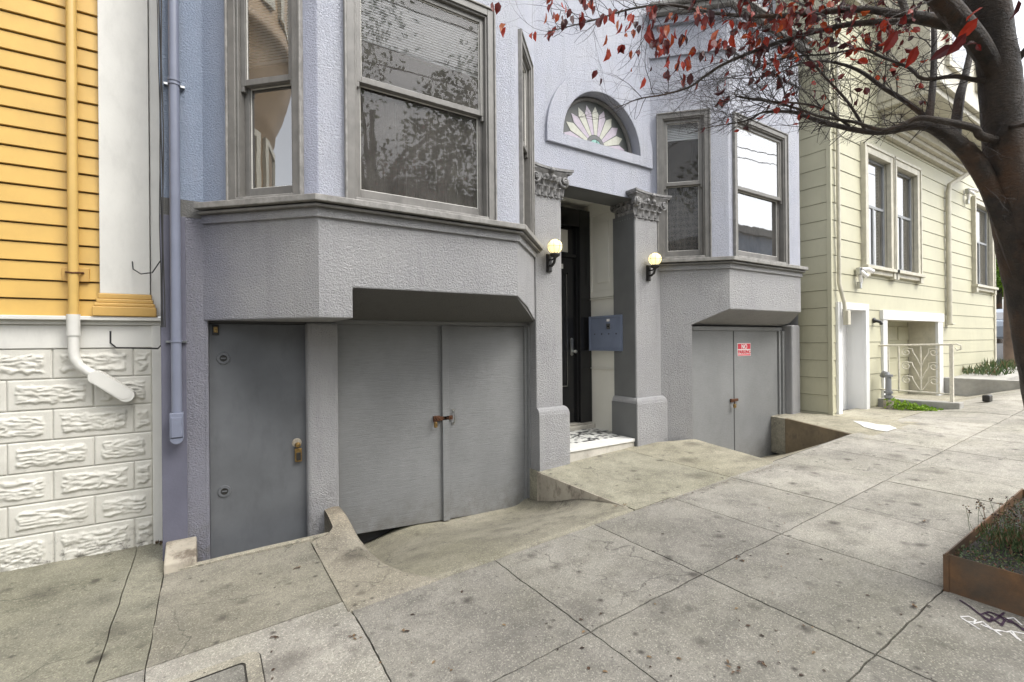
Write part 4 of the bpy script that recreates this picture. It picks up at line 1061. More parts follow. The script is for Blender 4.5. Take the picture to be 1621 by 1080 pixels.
# ------------------------------------------------------------------ green house
G = thing('green_house', (13, 4.5, .4), 'pale green house with wide lap siding, white side door and recessed garage', 'house')
YG, XG = 3.87, 8.84
m = MB(); z = .30
zs = []
zz = 3.11
while zz > .6: zz -= .2965
while zz < 12: zs.append(zz); zz += .2965
zs = [zs[0]-.2965, zs[0]-.2965*2] + zs if zs[0] > .35 else zs
zs = sorted(zs)
holesG = [(9.03, 10.18, .2, 2.30), (10.83, 13.94, .2, 2.18), (10.08, 11.22, 3.02, 5.12), (11.36, 12.58, 3.02, 5.12), (16.3, 17.75, 3.02, 5.12)]
XE = 18.1
for z0 in zs:
    z1 = z0+.2965; zlo = z0+.006
    # side (faces -X)
    m.hexa([(XG-.014, YG-.014, zlo), (XG+.01, YG-.014, zlo), (XG+.01, 7, zlo), (XG-.014, 7, zlo), (XG-.004, YG-.004, z1), (XG+.01, YG-.004, z1), (XG+.01, 7, z1), (XG-.004, 7, z1)])
    cuts = sorted(set([XG+.0, XE]+[h[0] for h in holesG]+[h[1] for h in holesG]))
    for a, b in zip(cuts, cuts[1:]):
        mid = (a+b)/2
        hs_ = [h for h in holesG if h[0] < mid < h[1]]
        segs = [(zlo, z1)]
        for h in hs_:
            ns = []
            for (p, q) in segs:
                if h[3] <= p or h[2] >= q: ns.append((p, q)); continue
                if p < h[2]: ns.append((p, h[2]))
                if q > h[3]: ns.append((h[3], q))
            segs = ns
        for p, q in segs:
            if q-p < .004: continue
            f0 = .014-.011*(p-zlo)/(z1-zlo); f1 = .014-.011*(q-zlo)/(z1-zlo)
            m.hexa([(a, YG-f0, p), (b, YG-f0, p), (b, YG+.01, p), (a, YG+.01, p), (a, YG-f1, q), (b, YG-f1, q), (b, YG+.01, q), (a, YG+.01, q)])
m.build('siding', GRN, G)
m = MB()
for a, b in zip([XG+.004]+[h[1] for h in sorted(holesG[:2])], [h[0] for h in sorted(holesG[:2])]+[XE]): m.quad((a, YG+.004, .0), (b, YG+.004, .0), (b, YG+.004, 3), (a, YG+.004, 3))
m.quad((XG+.004, YG+.004, 0), (XG+.004, 9, 0), (XG+.004, 9, 12), (XG+.004, YG+.004, 12)); m.quad((XE, YG, 0), (XE, 12, 0), (XE, 12, 12), (XE, YG, 12)); m.quad((XG+.004, 9, 0), (XE, 12, 0), (XE, 12, 12), (XG+.004, 9, 12)); m.quad((XG, YG, 12), (XE, YG, 12), (XE, 12, 12), (XG, 9, 12))
m.quad((XG+.004, YG+.004, 2.6), (XE, YG+.004, 2.6), (XE, YG+.004, 2.98), (XG+.004, YG+.004, 2.98)); m.quad((XG+.004, YG+.004, 5.13), (XE, YG+.004, 5.13), (XE, YG+.004, 12), (XG+.004, YG+.004, 12))
m.build('backing_wall', GAPSHADE, G)
m = MB(); m.box(XG-.034, XG+.02, YG-.036, YG+.03, .3, 11); m.build('corner_board', GRN, G, bevel=.004)
m = MB(); m.box(XE-.1, XE+.02, YG-.036, YG+.03, .5, 11); m.build('corner_board', GRNT, G, bevel=.004)
# white side door
m = MB(); m.box(9.0, 9.13, YG-.05, YG+.02, .38, 2.32); m.box(10.06, 10.19, YG-.05, YG+.02, .38, 2.32); m.box(9.13, 10.06, YG-.05, YG+.02, 2.20, 2.32)
m.box(9.125, 9.135, YG, YG+.3, .38, 2.2); m.box(10.055, 10.065, YG, YG+.3, .38, 2.2); m.box(9.12, 10.07, YG, YG+.3, 2.195, 2.205)
sdo = m.build('side_door_frame', BWHITE, G, bevel=.004)
m = MB(); m.box(9.13, 10.06, YG+.26, YG+.3, .38, 2.2); m.box(9.3, 9.9, YG+.253, YG+.26, 1.35, 2.05); m.box(9.3, 9.9, YG+.253, YG+.26, .55, 1.2); m.build('side_door', BWHITE, G, bevel=.006)
# recessed garage
m = MB(); m.box(10.80, 10.99, YG-.05, YG+.02, .40, 2.05); m.box(13.68, 13.97, YG-.05, YG+.02, .40, 2.05); m.box(10.76, 14.01, YG-.065, YG+.02, 2.05, 2.23); m.build('garage_casing', BWHITE, G, bevel=.006)
m = MB(); yb_ = 4.36
m.quad((13.67, YG, .3), (13.67, yb_, .3), (13.67, yb_, 2.06), (13.67, YG, 2.06)); m.quad((11.0, YG, .3), (11.0, yb_, .3), (11.0, yb_, 2.06), (11.0, YG, 2.06)); m.quad((11, YG, 2.06), (13.67, YG, 2.06), (13.67, yb_, 2.06), (11, yb_, 2.06))
m.build('garage_reveal', GRNT, G)
m = MB(); m.box(11, 13.66, yb_, yb_+.05, .3, 2.06)
for i in range(4):
    for j in range(4):
        m.box(11.08+i*.66, 11.66+i*.66, yb_-.02, yb_+.001, .48+j*.39, .48+j*.39+.30)
m.build('garage_door', GRN, G, bevel=.01)
nt_ = MB(); nt_.box(11.12, 11.42, yb_-.03, yb_-.021, 1.72, 2.02, 0); nt_.box(11.15, 11.39, yb_-.034, yb_-.03, 1.85, 1.99, 1); nt_.build('paper_notice', [SIGNW, SIGNR], G)
# green house windows
def gwin(x0, x1, z0=2.92, z1=5.22, dbl=False):
    W = MB(); cs = .15
    W.box(x0, x0+cs, YG-.07, YG+.02, z0+.1, z1); W.box(x1-cs, x1, YG-.07, YG+.02, z0+.1, z1); W.box(x0+cs, x1-cs, YG-.07, YG+.02, z1-cs, z1)
    W.box(x0-.02, x0+.03, YG-.09, YG, z0+.1, z1+.02); W.box(x1-.03, x1+.02, YG-.09, YG, z0+.1, z1+.02); W.box(x0, x1, YG-.09, YG, z1-.03, z1+.02)
    W.box(x0-.06, x1+.06, YG-.13, YG+.02, z0+.04, z0+.1); W.box(x0, x1, YG-.08, YG+.01, z0-.04, z0+.04); W.box(x0-.03, x0+.12, YG-.1, YG, z0-.09, z0+.04); W.box(x1-.12, x1+.03, YG-.1, YG, z0-.09, z0+.04)
    d_ = .14
    W.box(x0+cs-.01, x0+cs, YG, YG+d_, z0+.1, z1-cs); W.box(x1-cs, x1-cs+.01, YG, YG+d_, z0+.1, z1-cs); W.box(x0+cs, x1-cs, YG, YG+d_, z0+.09, z0+.1); W.box(x0+cs, x1-cs, YG, YG+d_, z1-cs, z1-cs+.01)
    w_ = W.build('window', GRNT, G, bevel=.006)
    s_ = MB(); a, b, c, d = x0+cs, x1-cs, z0+.1, z1-cs; r = c+(d-c)*.56; yy = YG+.04
    for q in ((a, a+.05, c, d), (b-.05, b, c, d), (a+.05, b-.05, c, c+.07), (a+.05, b-.05, d-.05, d), (a+.05, b-.05, r-.025, r+.025), ((a+b)/2-.03, (a+b)/2+.03, c+.07, r-.025)): s_.box(q[0], q[1], yy, yy+.04, q[2], q[3])
    s_.build('sash', paint('slate_sash_paint', (.28, .29, .30), .5), w_, bevel=.004)
    g_ = MB(); g_.quad((a, yy+.02, c), (b, yy+.02, c), (b, yy+.02, d), (a, yy+.02, d)); g_.build('pane', GLASSF, w_)
    B = MB(); z = d-.02
    while z > c+.05: B.quad((a+.3, yy+.10, z), (b-.03, yy+.10, z), (b-.03, yy+.13, z-.05), (a+.3, yy+.13, z-.05)); z -= .06
    B.build('blind', BLIND, w_)
    R_ = MB(); R_.box(a-.1, b+.1, yy+.05, yy+.6, c-.1, d+.1); R_.f = [f for i, f in enumerate(R_.f) if i != 2]; R_.m = R_.m[:len(R_.f)]; R_.build('room', DARKIN, w_)
gwin(10.02, 11.31); gwin(11.31, 12.66); gwin(16.22, 17.85)
# overhanging upper storey with moulded base
m = MB()
steps = [(5.55, 5.66, .10), (5.66, 5.74, .18), (5.74, 5.92, .26), (5.92, 6.0, .5), (6.0, 6.12, .86), (6.12, 6.22, .94), (6.22, 6.3, .9), (6.3, 12, .8)]
for z0, z1, e in steps: m.box(11.0-e*.3, 15.4+e*.4, YG-e, YG+.02, z0, z1)
m.build('upper_bay', GRNT, G, bevel=.01)
m = MB(); m.box(XG-.1, XE+.1, YG-.12, YG+.02, 7.6, 7.75); m.box(XG-.18, XE+.2, YG-.25, YG+.02, 7.75, 7.9); m.build('belt_course', GRNT, G, bevel=.01)
for x0_ in (11.5, 13.2):
    m = MB(); m.box(x0_, x0_+1.2, YG-.86, YG-.8, 6.7, 8.6); m.box(x0_+.12, x0_+1.08, YG-.865, YG-.858, 6.82, 8.48, 1); m.build('upper_window', [GRNT, GLASSF], G)
# pipes
for nm, pts, r_, lab in (('conduit', [(9.02, YG-.06, 11), (9.02, YG-.06, 2.62), (9.10, YG-.10, 2.3), (9.12, YG-.12, 1.95)], .03, 'tall pale green pipe running down the front corner of the green house'),
                     ('downpipe', [(15.5, YG-.7, 5.95), (15.2, YG-.45, 5.7), (14.4, YG-.08, 5.2), (14.32, YG-.07, 5.0), (14.32, YG-.07, 2.0)], .05, 'pale downpipe between the windows on the green house front')):
    t = thing(nm, pts[-1], lab, 'pipe'); m = MB(); m.tube(pts, r_, 12); m.build('pipe', GRNT, t, smooth=True)
    m = MB(); p = pts[-1]; m.box(p[0]-r_*1.6, p[0]+r_*1.8, p[1]-r_*1.6, p[1]+r_, p[2]-.02, p[2]+.02 if nm == 'downpipe' else p[2]+.22); m.build('end_box', GRNT, t, bevel=.008)
# cameras
def seccam(x, z, lab, y=YG-.03):
    t = thing('security_camera', (x, y, z), lab, 'camera')
    m = MB(); m.box(x-.08, x+.02, y-.08, y, z+.04, z+.17); m.box(x-.03, x+.04, y-.06, y, z-.2, z-.08); m.build('mount', STEEL, t, bevel=.01)
    m = MB(); m.tube([(x-.02, y-.08, z+.14), (x+.04, y-.15, z+.13), (x+.12, y-.19, z+.09)], [.03, .035, .04], 12); m.tube([(x-.04, y-.08, z+.1), (x-.05, y-.13, z+.04), (x-.02, y-.16, z-.0)], [.028, .032, .036], 12); m.tube([(x+.0, y-.04, z+.08), (x+.01, y-.05, z-.1)], .03, 10); m.build('camera_body', SIGNW, t, smooth=True)
    m = MB(); m.tube([(x+.121, y-.191, z+.09), (x+.13, y-.196, z+.086)], .03, 12); m.build('lens', IRON, t)
seccam(9.78, 2.78, 'white security camera cluster above the white side door of the green house')
seccam(15.7, 5.15, 'security camera under the overhang high on the green house, left of its far window')
t = thing('outdoor_faucet', (10.45, YG, 2.0), 'small dark wall fitting between the white door and the garage opening', 'wall fitting')
m = MB(); m.lathe([(0, -.03), (.05, -.025), (.05, 0)], (10.45, YG-.02, 2.03), 12, 0, 'y'); m.tube([(10.45, YG-.03, 2.03), (10.47, YG-.12, 2.0), (10.49, YG-.13, 1.95)], .03, 10); m.build('body', IRON, t, smooth=True)
# standpipe
t = thing('vent_pipe', (10.42, 3.6, .42), 'short grey standpipe rising from the pavement by the garage opening', 'pipe')
m = MB(); m.tube([(10.42, 3.62, .40), (10.42, 3.62, .58)], .075, 16); m.build('foot', KERB, t, smooth=True)
m = MB(); m.tube([(10.42, 3.62, .56), (10.42, 3.62, .98), (10.43, 3.64, 1.05), (10.47, 3.70, 1.06), (10.5, 3.74, 1.0)], .045, 16)
for z_ in (.62, .70, 1.0): m.tube([(10.42, 3.62, z_), (10.42, 3.62, z_+.04)], .068, 16)
m.build('pipe', paint('grey_pipe_paint', (.22, .225, .23), .5), t, smooth=True)
# railing on a low kerb, square to the front
XR = 10.72
k = MB(); k.hexa([(XR-.10, 2.70, .30), (XR+.12, 2.70, .30), (XR+.12, 3.86, .30), (XR-.10, 3.86, .30), (XR-.10, 2.70, .60), (XR+.12, 2.70, .60), (XR+.12, 3.86, .57), (XR-.10, 3.86, .57)])
tag(k.build('driveway_kerb', KERB2, bevel=.012), 'straight grey cast concrete kerb under the cream iron railing', 'kerb')
RL = thing('iron_railing', (XR, 3.3, .58), 'cream wrought iron railing with scrolls beside the recessed garage', 'railing')
IW = paint('cream_iron_paint', (.66, .62, .52), .5, .15, 20, .2, 60, grime=.4)
zt, zb_ = 1.56, .74
m = MB(); m.tube([(XR, 3.86, zt), (XR, 2.84, zt+.02)], .018, 8); m.build('rail', IW, RL, smooth=True); m = MB(); m.tube([(XR, 3.86, zb_), (XR, 2.84, zb_-.01)], .014, 8); m.build('rail', IW, RL, smooth=True)
m = MB(); m.box(XR-.024, XR+.024, 2.80, 2.848, .58, zt+.03)
m.tube([(XR, 2.84, zt+.01), (XR, 2.76, zt+.03), (XR, 2.70, zt+.0), (XR, 2.70, zt-.06), (XR, 2.75, zt-.08), (XR, 2.775, zt-.04)], .012, 8); m.build('end_post', IW, RL)
for y_ in (3.72, 3.56, 2.99):
    m = MB(); m.box(XR-.011, XR+.011, y_-.011, y_+.011, zb_, zt); m.build('baluster', IW, RL)
m = MB()
def scr(c, r, turns, a0, sgn, n=34):
    return [(XR, c[0]+sgn*r*(1-.8*i/n)*cos(a0+turns*2*pi*i/n), c[1]+r*(1-.8*i/n)*sin(a0+turns*2*pi*i/n)) for i in range(n+1)]
yc = 3.24
m.tube([(XR, yc, zb_), (XR, yc, zt)], .011, 6)
for k_ in range(3):
    zc_ = zt-.12-k_*.25
    for sgn, y_ in ((1, 3.45), (-1, 3.06)):
        m.tube(scr((y_, zc_), .075, 1.4, pi*.5, -sgn), .008, 6)
        m.tube([(XR, yc, max(zb_, zc_-.25)), (XR, yc+sgn*.05, zc_-.12), (XR, yc+sgn*.11, zc_), (XR, (yc+y_)/2+sgn*.02, zc_+.06), (XR, y_, zc_+.075)], .008, 6)
m.build('scrollwork', IW, RL, smooth=True)
# retaining wall and bed at the far side of the driveway
k = MB(); k.hexa([(14.02, 2.2, .1), (14.25, 2.2, .1), (14.25, 3.86, .1), (14.02, 3.86, .1), (14.02, 2.2, .80), (14.25, 2.2, .80), (14.25, 3.86, .80), (14.02, 3.86, .80)])
k.hexa([(14.25, 2.9, .1), (18.2, 2.9, .1), (18.2, 3.1, .1), (14.25, 3.1, .1), (14.25, 2.9, .80), (18.2, 2.9, .95), (18.2, 3.1, .95), (14.25, 3.1, .80)])
k.quad((14.2, 3.0, .76), (18.2, 3.0, .9), (18.2, 3.9, .9), (14.2, 3.9, .76))
tag(k.build('retaining_wall', KERB2, bevel=.01), 'low grey retaining wall at the far side of the recessed garage driveway', 'wall')
k = MB(); c_ = gat(1563, 634); k.box(c_.x-.10, c_.x+.10, c_.y-.05, c_.y+.05, c_.z-.02, c_.z+.10)
tag(k.build('black_box', IRON, bevel=.02), 'small black box lying on the pavement by the retaining wall', 'box')

# ------------------------------------------------------------------ foliage helpers
def leafq(mb, c, d, n, L, W, fold=.25):
    d = d.normalized(); s = d.cross(n)
    if s.length < 1e-4: s = d.orthogonal()
    s.normalize(); n = s.cross(d)
    a = c; b = len(mb.v)
    P = [a, a+d*L*.3+s*W*.42+n*W*fold, a+d*L*.65+s*W*.38+n*W*fold, a+d*L*1.0-n*L*.12, a+d*L*.65-s*W*.38+n*W*fold, a+d*L*.3-s*W*.42+n*W*fold, a+d*L*.5]
    mb.v += [tuple(p) for p in P]
    for f in ((0, 1, 6), (1, 2, 6), (2, 3, 6), (3, 4, 6), (4, 5, 6), (5, 0, 6)): mb.f.append(tuple(b+i for i in f)); mb.m.append(0)
def rv(r): 
    while True:
        v = Vector((r.uniform(-1, 1), r.uniform(-1, 1), r.uniform(-1, 1)))
        if .05 < v.length < 1: return v.normalized()

# ------------------------------------------------------------------ the plum tree
R = random.Random(11)
T = thing('plum_tree', (4.35, .50, .21), 'leaning dark-barked street tree with few red leaves, growing at the rusty planter', 'tree')
def smooth_path(ps, n=6):
    out = []
    P = [Vector(p[:3]) for p in ps]; Rr = [p[3] for p in ps]
    for i in range(len(P)-1):
        p0, p1, p2, p3 = P[max(i-1, 0)], P[i], P[i+1], P[min(i+2, len(P)-1)]
        for k_ in range(n):
            t = k_/n; t2, t3 = t*t, t*t*t
            out.append((.5*((2*p1)+(-p0+p2)*t+(2*p0-5*p1+4*p2-p3)*t2+(-p0+3*p1-3*p2+p3)*t3), Rr[i]*(1-t)+Rr[i+1]*t))
    out.append((P[-1], Rr[-1])); return out
def PB(*q): return [(*at(u, v, d), r) for u, v, d, r in q]
tr = PB((1745, 950, 2.83, .2), (1735, 905, 2.82, .17), (1702, 760, 2.8, .142), (1674, 650, 2.75, .130), (1652, 540, 2.7, .122), (1634, 440, 2.66, .120), (1612, 350, 2.6, .108), (1592, 240, 2.55, .09), (1582, 120, 2.5, .082), (1572, 50, 2.46, .08), (1560, -40, 2.42, .09), (1585, -200, 2.4, .07), (1600, -420, 2.5, .04))
sp = smooth_path(tr, 8); m = MB(); nS = 28; b = 0
pts = [p for p, r in sp]
m.tube(pts, [r for p, r in sp], nS)
for i, v in enumerate(m.v):
    if i >= len(sp)*nS: break
    v = Vector(v); c = sp[i//nS][0]; d = v-c
    k_ = 1+.05*MN.noise(v*7)+.035*MN.noise(v*19) + .02*MN.noise(v*45)
    m.v[i] = tuple(c+d*k_)
m.build('trunk', BARK, T, smooth=True)
limbs = []
def limb(*q, n=6, sp_=1.0): limbs.append((smooth_path(PB(*q), n), sp_))
limb((1586, 200, 2.55, .03), (1578, 130, 2.5, .042), (1552, 74, 2.42, .046), (1514, 26, 2.33, .047), (1480, -15, 2.25, .045), (1430, -90, 2.15, .038), (1360, -170, 2.1, .03))
limb((1572, 95, 2.5, .04), (1530, 45, 2.45, .036), (1490, 35, 2.45, .032), (1455, 28, 2.45, .029), (1420, 22, 2.5, .02), (1362, 15, 2.55, .017), (1288, 20, 2.65, .015), (1221, 26, 2.75, .012), (1140, 22, 2.85, .01), (1062, 8, 2.9, .008), (1000, 14, 2.95, .006), (940, 32, 3.0, .0045), (868, 50, 3.05, .0025))
limb((1455, 30, 2.45, .02), (1421, 34, 2.48, .016), (1350, 38, 2.6, .0145), (1295, 49, 2.7, .0135), (1240, 65, 2.8, .012), (1194, 81, 2.9, .011), (1145, 102, 3.0, .009), (1118, 119, 3.05, .008), (1091, 138, 3.1, .007), (1050, 150, 3.15, .0055), (1010, 157, 3.2, .004), (975, 172, 3.25, .002))
limb((1632, 470, 2.66, .05), (1608, 400, 2.6, .048), (1584, 338, 2.58, .046), (1566, 296, 2.57, .042), (1545, 258, 2.56, .045), (1525, 235, 2.55, .04), (1497, 213, 2.55, .035), (1472, 200, 2.55, .03), (1444, 199, 2.55, .024), (1397, 209, 2.6, .017), (1350, 205, 2.65, .014), (1292, 190, 2.75, .012), (1257, 178, 2.8, .010), (1218, 177, 2.85, .008), (1202, 180, 2.9, .006), (1180, 192, 2.95, .004), (1130, 200, 3.0, .003), (1090, 212, 3.05, .0015))
limb((1574, 222, 2.5, .022), (1552, 215, 2.47, .02), (1541, 203, 2.46, .018), (1493, 192, 2.46, .016), (1456, 187, 2.48, .013), (1431, 196, 2.5, .011), (1397, 206, 2.52, .010), (1350, 193, 2.6, .008), (1300, 185, 2.65, .007), (1262, 172, 2.7, .006), (1215, 160, 2.8, .005), (1165, 152, 2.85, .003))
limb((1510, 226, 2.55, .03), (1514, 190, 2.6, .024), (1520, 150, 2.62, .022), (1528, 120, 2.64, .017), (1540, 60, 2.7, .014), (1550, -40, 2.8, .01))
limb((1468, 202, 2.55, .022), (1474, 160, 2.6, .017), (1478, 110, 2.65, .015), (1478, 40, 2.7, .013), (1470, -40, 2.8, .01))
limb((1560, 128, 2.5, .018), (1540, 126, 2.5, .012), (1510, 121, 2.5, .011), (1462, 125, 2.5, .009), (1440, 108, 2.55, .008), (1400, 92, 2.6, .007), (1362, 78, 2.65, .006), (1310, 86, 2.7, .005), (1240, 92, 2.8, .004), (1180, 118, 2.9, .003), (1110, 128, 3.0, .002))
limb((1369, 205, 2.62, .008), (1343, 163, 2.66, .0075), (1306, 122, 2.72, .0065), (1277, 90, 2.75, .006), (1247, 66, 2.8, .005), (1215, 20, 2.85, .004))
limb((1500, 215, 2.55, .018), (1465, 185, 2.6, .014), (1430, 158, 2.65, .013), (1400, 140, 2.7, .012), (1360, 112, 2.75, .010), (1315, 98, 2.8, .007), (1270, 100, 2.85, .005), (1220, 120, 2.9, .003), (1160, 125, 3.0, .002))
limb((1437, 28, 2.46, .018), (1425, -5, 2.5, .016), (1400, -60, 2.5, .012), (1350, -120, 2.5, .008))
limb((1290, 20, 2.65, .009), (1262, -15, 2.7, .008), (1220, -60, 2.75, .006), (1150, -100, 2.8, .004))
limb((1221, 26, 2.75, .007), (1190, 20, 2.8, .006), (1180, -10, 2.85, .005), (1160, -60, 2.9, .003))
limb((1345, 200, 2.62, .007), (1290, 168, 2.65, .006), (1210, 160, 2.75, .005), (1165, 152, 2.8, .004), (1168, 140, 2.85, .002))
limb((1596, 200, 2.5, .012), (1625, 195, 2.3, .01), (1680, 150, 2.2, .007))
limb((1596, 110, 2.5, .02), (1640, 60, 2.4, .014), (1700, -30, 2.3, .01))
m = MB()
for pth, s_ in limbs: m.tube([p for p, r in pth], [r for p, r in pth], 10 if pth[0][1] > .02 else 7)
m.build('branches', BARK, T, smooth=True)
tw = MB(); tips = []
def okpx(p):
    u, v, z = px(p)
    lim = 232 if u > 1290 else (215 if u > 1060 else 190)
    if u < 1540 and v > lim: return False
    if u < 905 and v > 60: return False
    return z > 1.2
def twig(p, d, L, r, lvl):
    n = max(3, int(L/.045)); pts = [p]; rd = [r]; q = p.copy(); dd = d.copy()
    for i in range(n):
        dd = (dd + rv(R)*.28 + Vector((0, 0, .02))).normalized(); q = q + dd*(L/n)
        if not okpx(q): break
        pts.append(q.copy()); rd.append(r*(1-.75*(i+1)/n))
        if lvl > 0 and R.random() < (.55 if lvl > 1 else .42):
            s = rv(R); nd = (dd*.75+s*.75); nd.normalize(); twig(q.copy(), nd, L*R.uniform(.35, .7), rd[-1]*.75, lvl-1)
    if len(pts) > 2:
        tw.tube(pts, rd, 4 if r > .0025 else 3, 0, False); tips.append((pts[-1], dd.copy(), pts))
rL = Vector((-rt.x, -rt.y, 0)).normalized()
for pth, s_ in limbs:
    tot = 0
    for i in range(1, len(pth)):
        p, r = pth[i]; dprev = (p-pth[i-1][0]); seg = dprev.length; dprev.normalize()
        if r > .05: continue
        u, v, z = px(p)
        k_ = seg*(33 if u < 1330 else (22 if u < 1500 else 7))*s_
        cnt = int(k_)+(1 if R.random() < k_-int(k_) else 0)
        for _ in range(cnt):
            s = rv(R); d = (dprev*.55 + s*.85 + rL*.25); d.normalize()
            twig(p.copy(), d, R.uniform(.18, .6)*(.8 if u > 1450 else 1), min(r*.6, R.uniform(.0018, .0034)), 2)
tw.build('twigs', TWIG, T)
print('twigs', len(tips), len(tw.f))
lf = MB(); cnt = 0
for (p, d, pts) in tips:
    u, v, z = px(p)
    pr = .0
    if v < 130: pr = .03
    if u < 1130 and v < 95: pr = .08
    elif 1180 < u < 1470 and v < 75: pr = .14
    elif v < 150 and u > 1200: pr = .06
    elif v >= 150: pr = .010
    if u > 1470: pr *= .5
    if R.random() < pr:
        for _ in range(R.choice((1, 2, 2, 3, 4)) if u < 1140 or v < 75 else R.choice((1, 1, 2))):
            q = R.choice(pts[len(pts)//2:])
            dl = Vector((R.uniform(-.5, .5), R.uniform(-.5, .5), -1 if u < 1150 else R.uniform(-1, .2))) + rL*.2
            L_ = R.uniform(.04, .075) if u < 1250 else R.uniform(.03, .055)
            leafq(lf, q+Vector((0, 0, -.005)), dl, rv(R), L_, L_*R.uniform(.5, .72), R.uniform(.05, .3)); cnt += 1
# hanging clusters at the outer ends and some close, large leaves
for (u, v, d_, n_) in ((885, 14, 2.9, 7), (905, 22, 2.9, 5), (955, 68, 2.9, 3), (930, 10, 2.9, 6), (960, 15, 2.9, 7), (990, 25, 2.9, 6), (1030, 40, 2.85, 9), (1060, 50, 2.85, 10), (1075, 85, 2.85, 7), (1088, 100, 2.85, 6), (1040, 62, 2.85, 6), (1110, 20, 2.7, 10), (1130, 60, 2.7, 5), (1150, 65, 2.7, 5), (1250, 15, 2.6, 10), (1290, 10, 2.6, 12), (1330, 8, 2.6, 12), (1245, 35, 2.6, 6), (1260, 160, 2.7, 5), (1235, 100, 2.7, 3), (1210, 82, 2.7, 4), (1400, 30, 2.5, 8), (1140, 120, 2.8, 2)):
    for _ in range(n_):
        q = at(u+R.gauss(0, 9), v+R.gauss(0, 8), d_+R.gauss(0, .08)); L_ = R.uniform(.05, .085)
        leafq(lf, q, Vector((R.uniform(-.45, .3), R.uniform(-.3, .3), -1)), rv(R), L_, L_*.62, R.uniform(.05, .25)); cnt += 1
for (u, v, d_, du, dv, L_) in ((1420, 48, 1.5, -22, 38, .07), (1452, 72, 1.5, -14, 30, .065), (1530, 52, 1.3, -20, 24, .06), (1548, 28, 1.3, -18, 20, .06), (1556, 12, 1.25, -12, 8, .05), (1512, 70, 1.35, -22, 14, .06), (1612, 0, 1.3, -5, 16, .06)):
    q = at(u, v, d_); e = at(u+du, v+dv, d_+.02); leafq(lf, q, e-q, -fw, L_, L_*.55, .12)
lf.build('leaves', REDL, T)
print('leaves', cnt)

# ------------------------------------------------------------------ planter and ground cover
PX, PY = 3.715, 1.02
pl = thing('planter', (4.5, .4, .2), 'rusty steel planter box with low sedum at the right edge of the sidewalk', 'planter')
def sl(x, dz): return .05*x+dz
m = MB(); th = .008; x1_, y0_ = 5.45, -.35
for (xa, xb, ya, yb2) in ((PX, PX+th, y0_, PY), (PX+th, x1_, PY-th, PY), (PX+th, x1_, y0_, y0_+th), (x1_-th, x1_, y0_+th, PY-th)):
    m.hexa([(xa, ya, sl(xa, -.02)), (xb, ya, sl(xb, -.02)), (xb, yb2, sl(xb, -.02)), (xa, yb2, sl(xa, -.02)), (xa, ya, sl(xa, .218)), (xb, ya, sl(xb, .218)), (xb, yb2, sl(xb, .218)), (xa, yb2, sl(xa, .218))])
m.tube([(PX+.004, y0_, sl(PX, .22)), (PX+.004, PY-.004, sl(PX, .22)), (x1_, PY-.004, sl(x1_, .22))], .006, 6)
m.box(PX-.006, PX, PY-.02, PY+.006, sl(PX, -.02), sl(PX, .218))
m.build('steel_sides', CORT, pl)
m = MB(); nx = 24
for i in range(nx):
    for j in range(nx):
        q = []
        for a, b in ((i, j), (i+1, j), (i+1, j+1), (i, j+1)):
            x, y = PX+.01+(x1_-PX-.02)*a/nx, y0_+.01+(PY-y0_-.02)*b/nx; q.append((x, y, sl(x, .155+.03*MN.noise(Vector((x*5, y*5, 0))))))
        m.quad(*q)
m.build('soil', SEAM, pl, merge=True, smooth=True)
gc = MB()
for _ in range(9000):
    x, y = R.uniform(PX+.02, x1_-.02), R.uniform(y0_+.02, PY-.02)
    if (x-4.35)**2+(y-.46)**2 < .035: continue
    cl = MN.noise(Vector((x*4, y*4, 2))); z_ = sl(x, .165+.03*R.random()+.035*max(0, cl))
    L_ = R.uniform(.008, .02); leafq(gc, Vector((x, y, z_)), rv(R)+Vector((0, 0, .7)), rv(R), L_, L_*.7)
tag(gc.build('sedum_cover', SEDL), 'low sedum ground cover with reddish bits filling the rusty planter', 'ground cover', kind='stuff')
gc = MB(); fl_ = MB(); cxp = gat(1603, 862, .2)
for _ in range(1500):
    q = Vector((cxp.x+.1+R.gauss(0, .12), cxp.y-.06+R.gauss(0, .10), sl(cxp.x, .17))); q.y = min(q.y, PY-.02); h_ = R.uniform(.02, .075)
    leafq(gc, q+Vector((0, 0, R.uniform(0, h_))), Vector((R.uniform(-.5, .5), R.uniform(-.5, .5), 1)), rv(R), R.uniform(.03, .05), .008)
for _ in range(60):
    q = Vector((cxp.x+.25+R.gauss(0, .14), min(PY+.04, cxp.y+.02+R.gauss(0, .10)), sl(cxp.x, .18))); h_ = R.uniform(.09, .18); e = q+Vector((R.uniform(-.05, .05), R.uniform(-.04, .04), h_))
    gc.tube([q, (q+e)/2+rv(R)*.01, e], .0014, 3)
    for k_ in range(7): leafq(fl_, e+rv(R)*.012, rv(R), rv(R), .014, .01)
st = thing('flowering_sedum', (cxp.x, cxp.y, .35), 'bushier green sedum clump with brown seed heads in the planter', 'plant')
gc.build('stems', SEDL, st); fl_.build('seed_heads', DRYL, st)

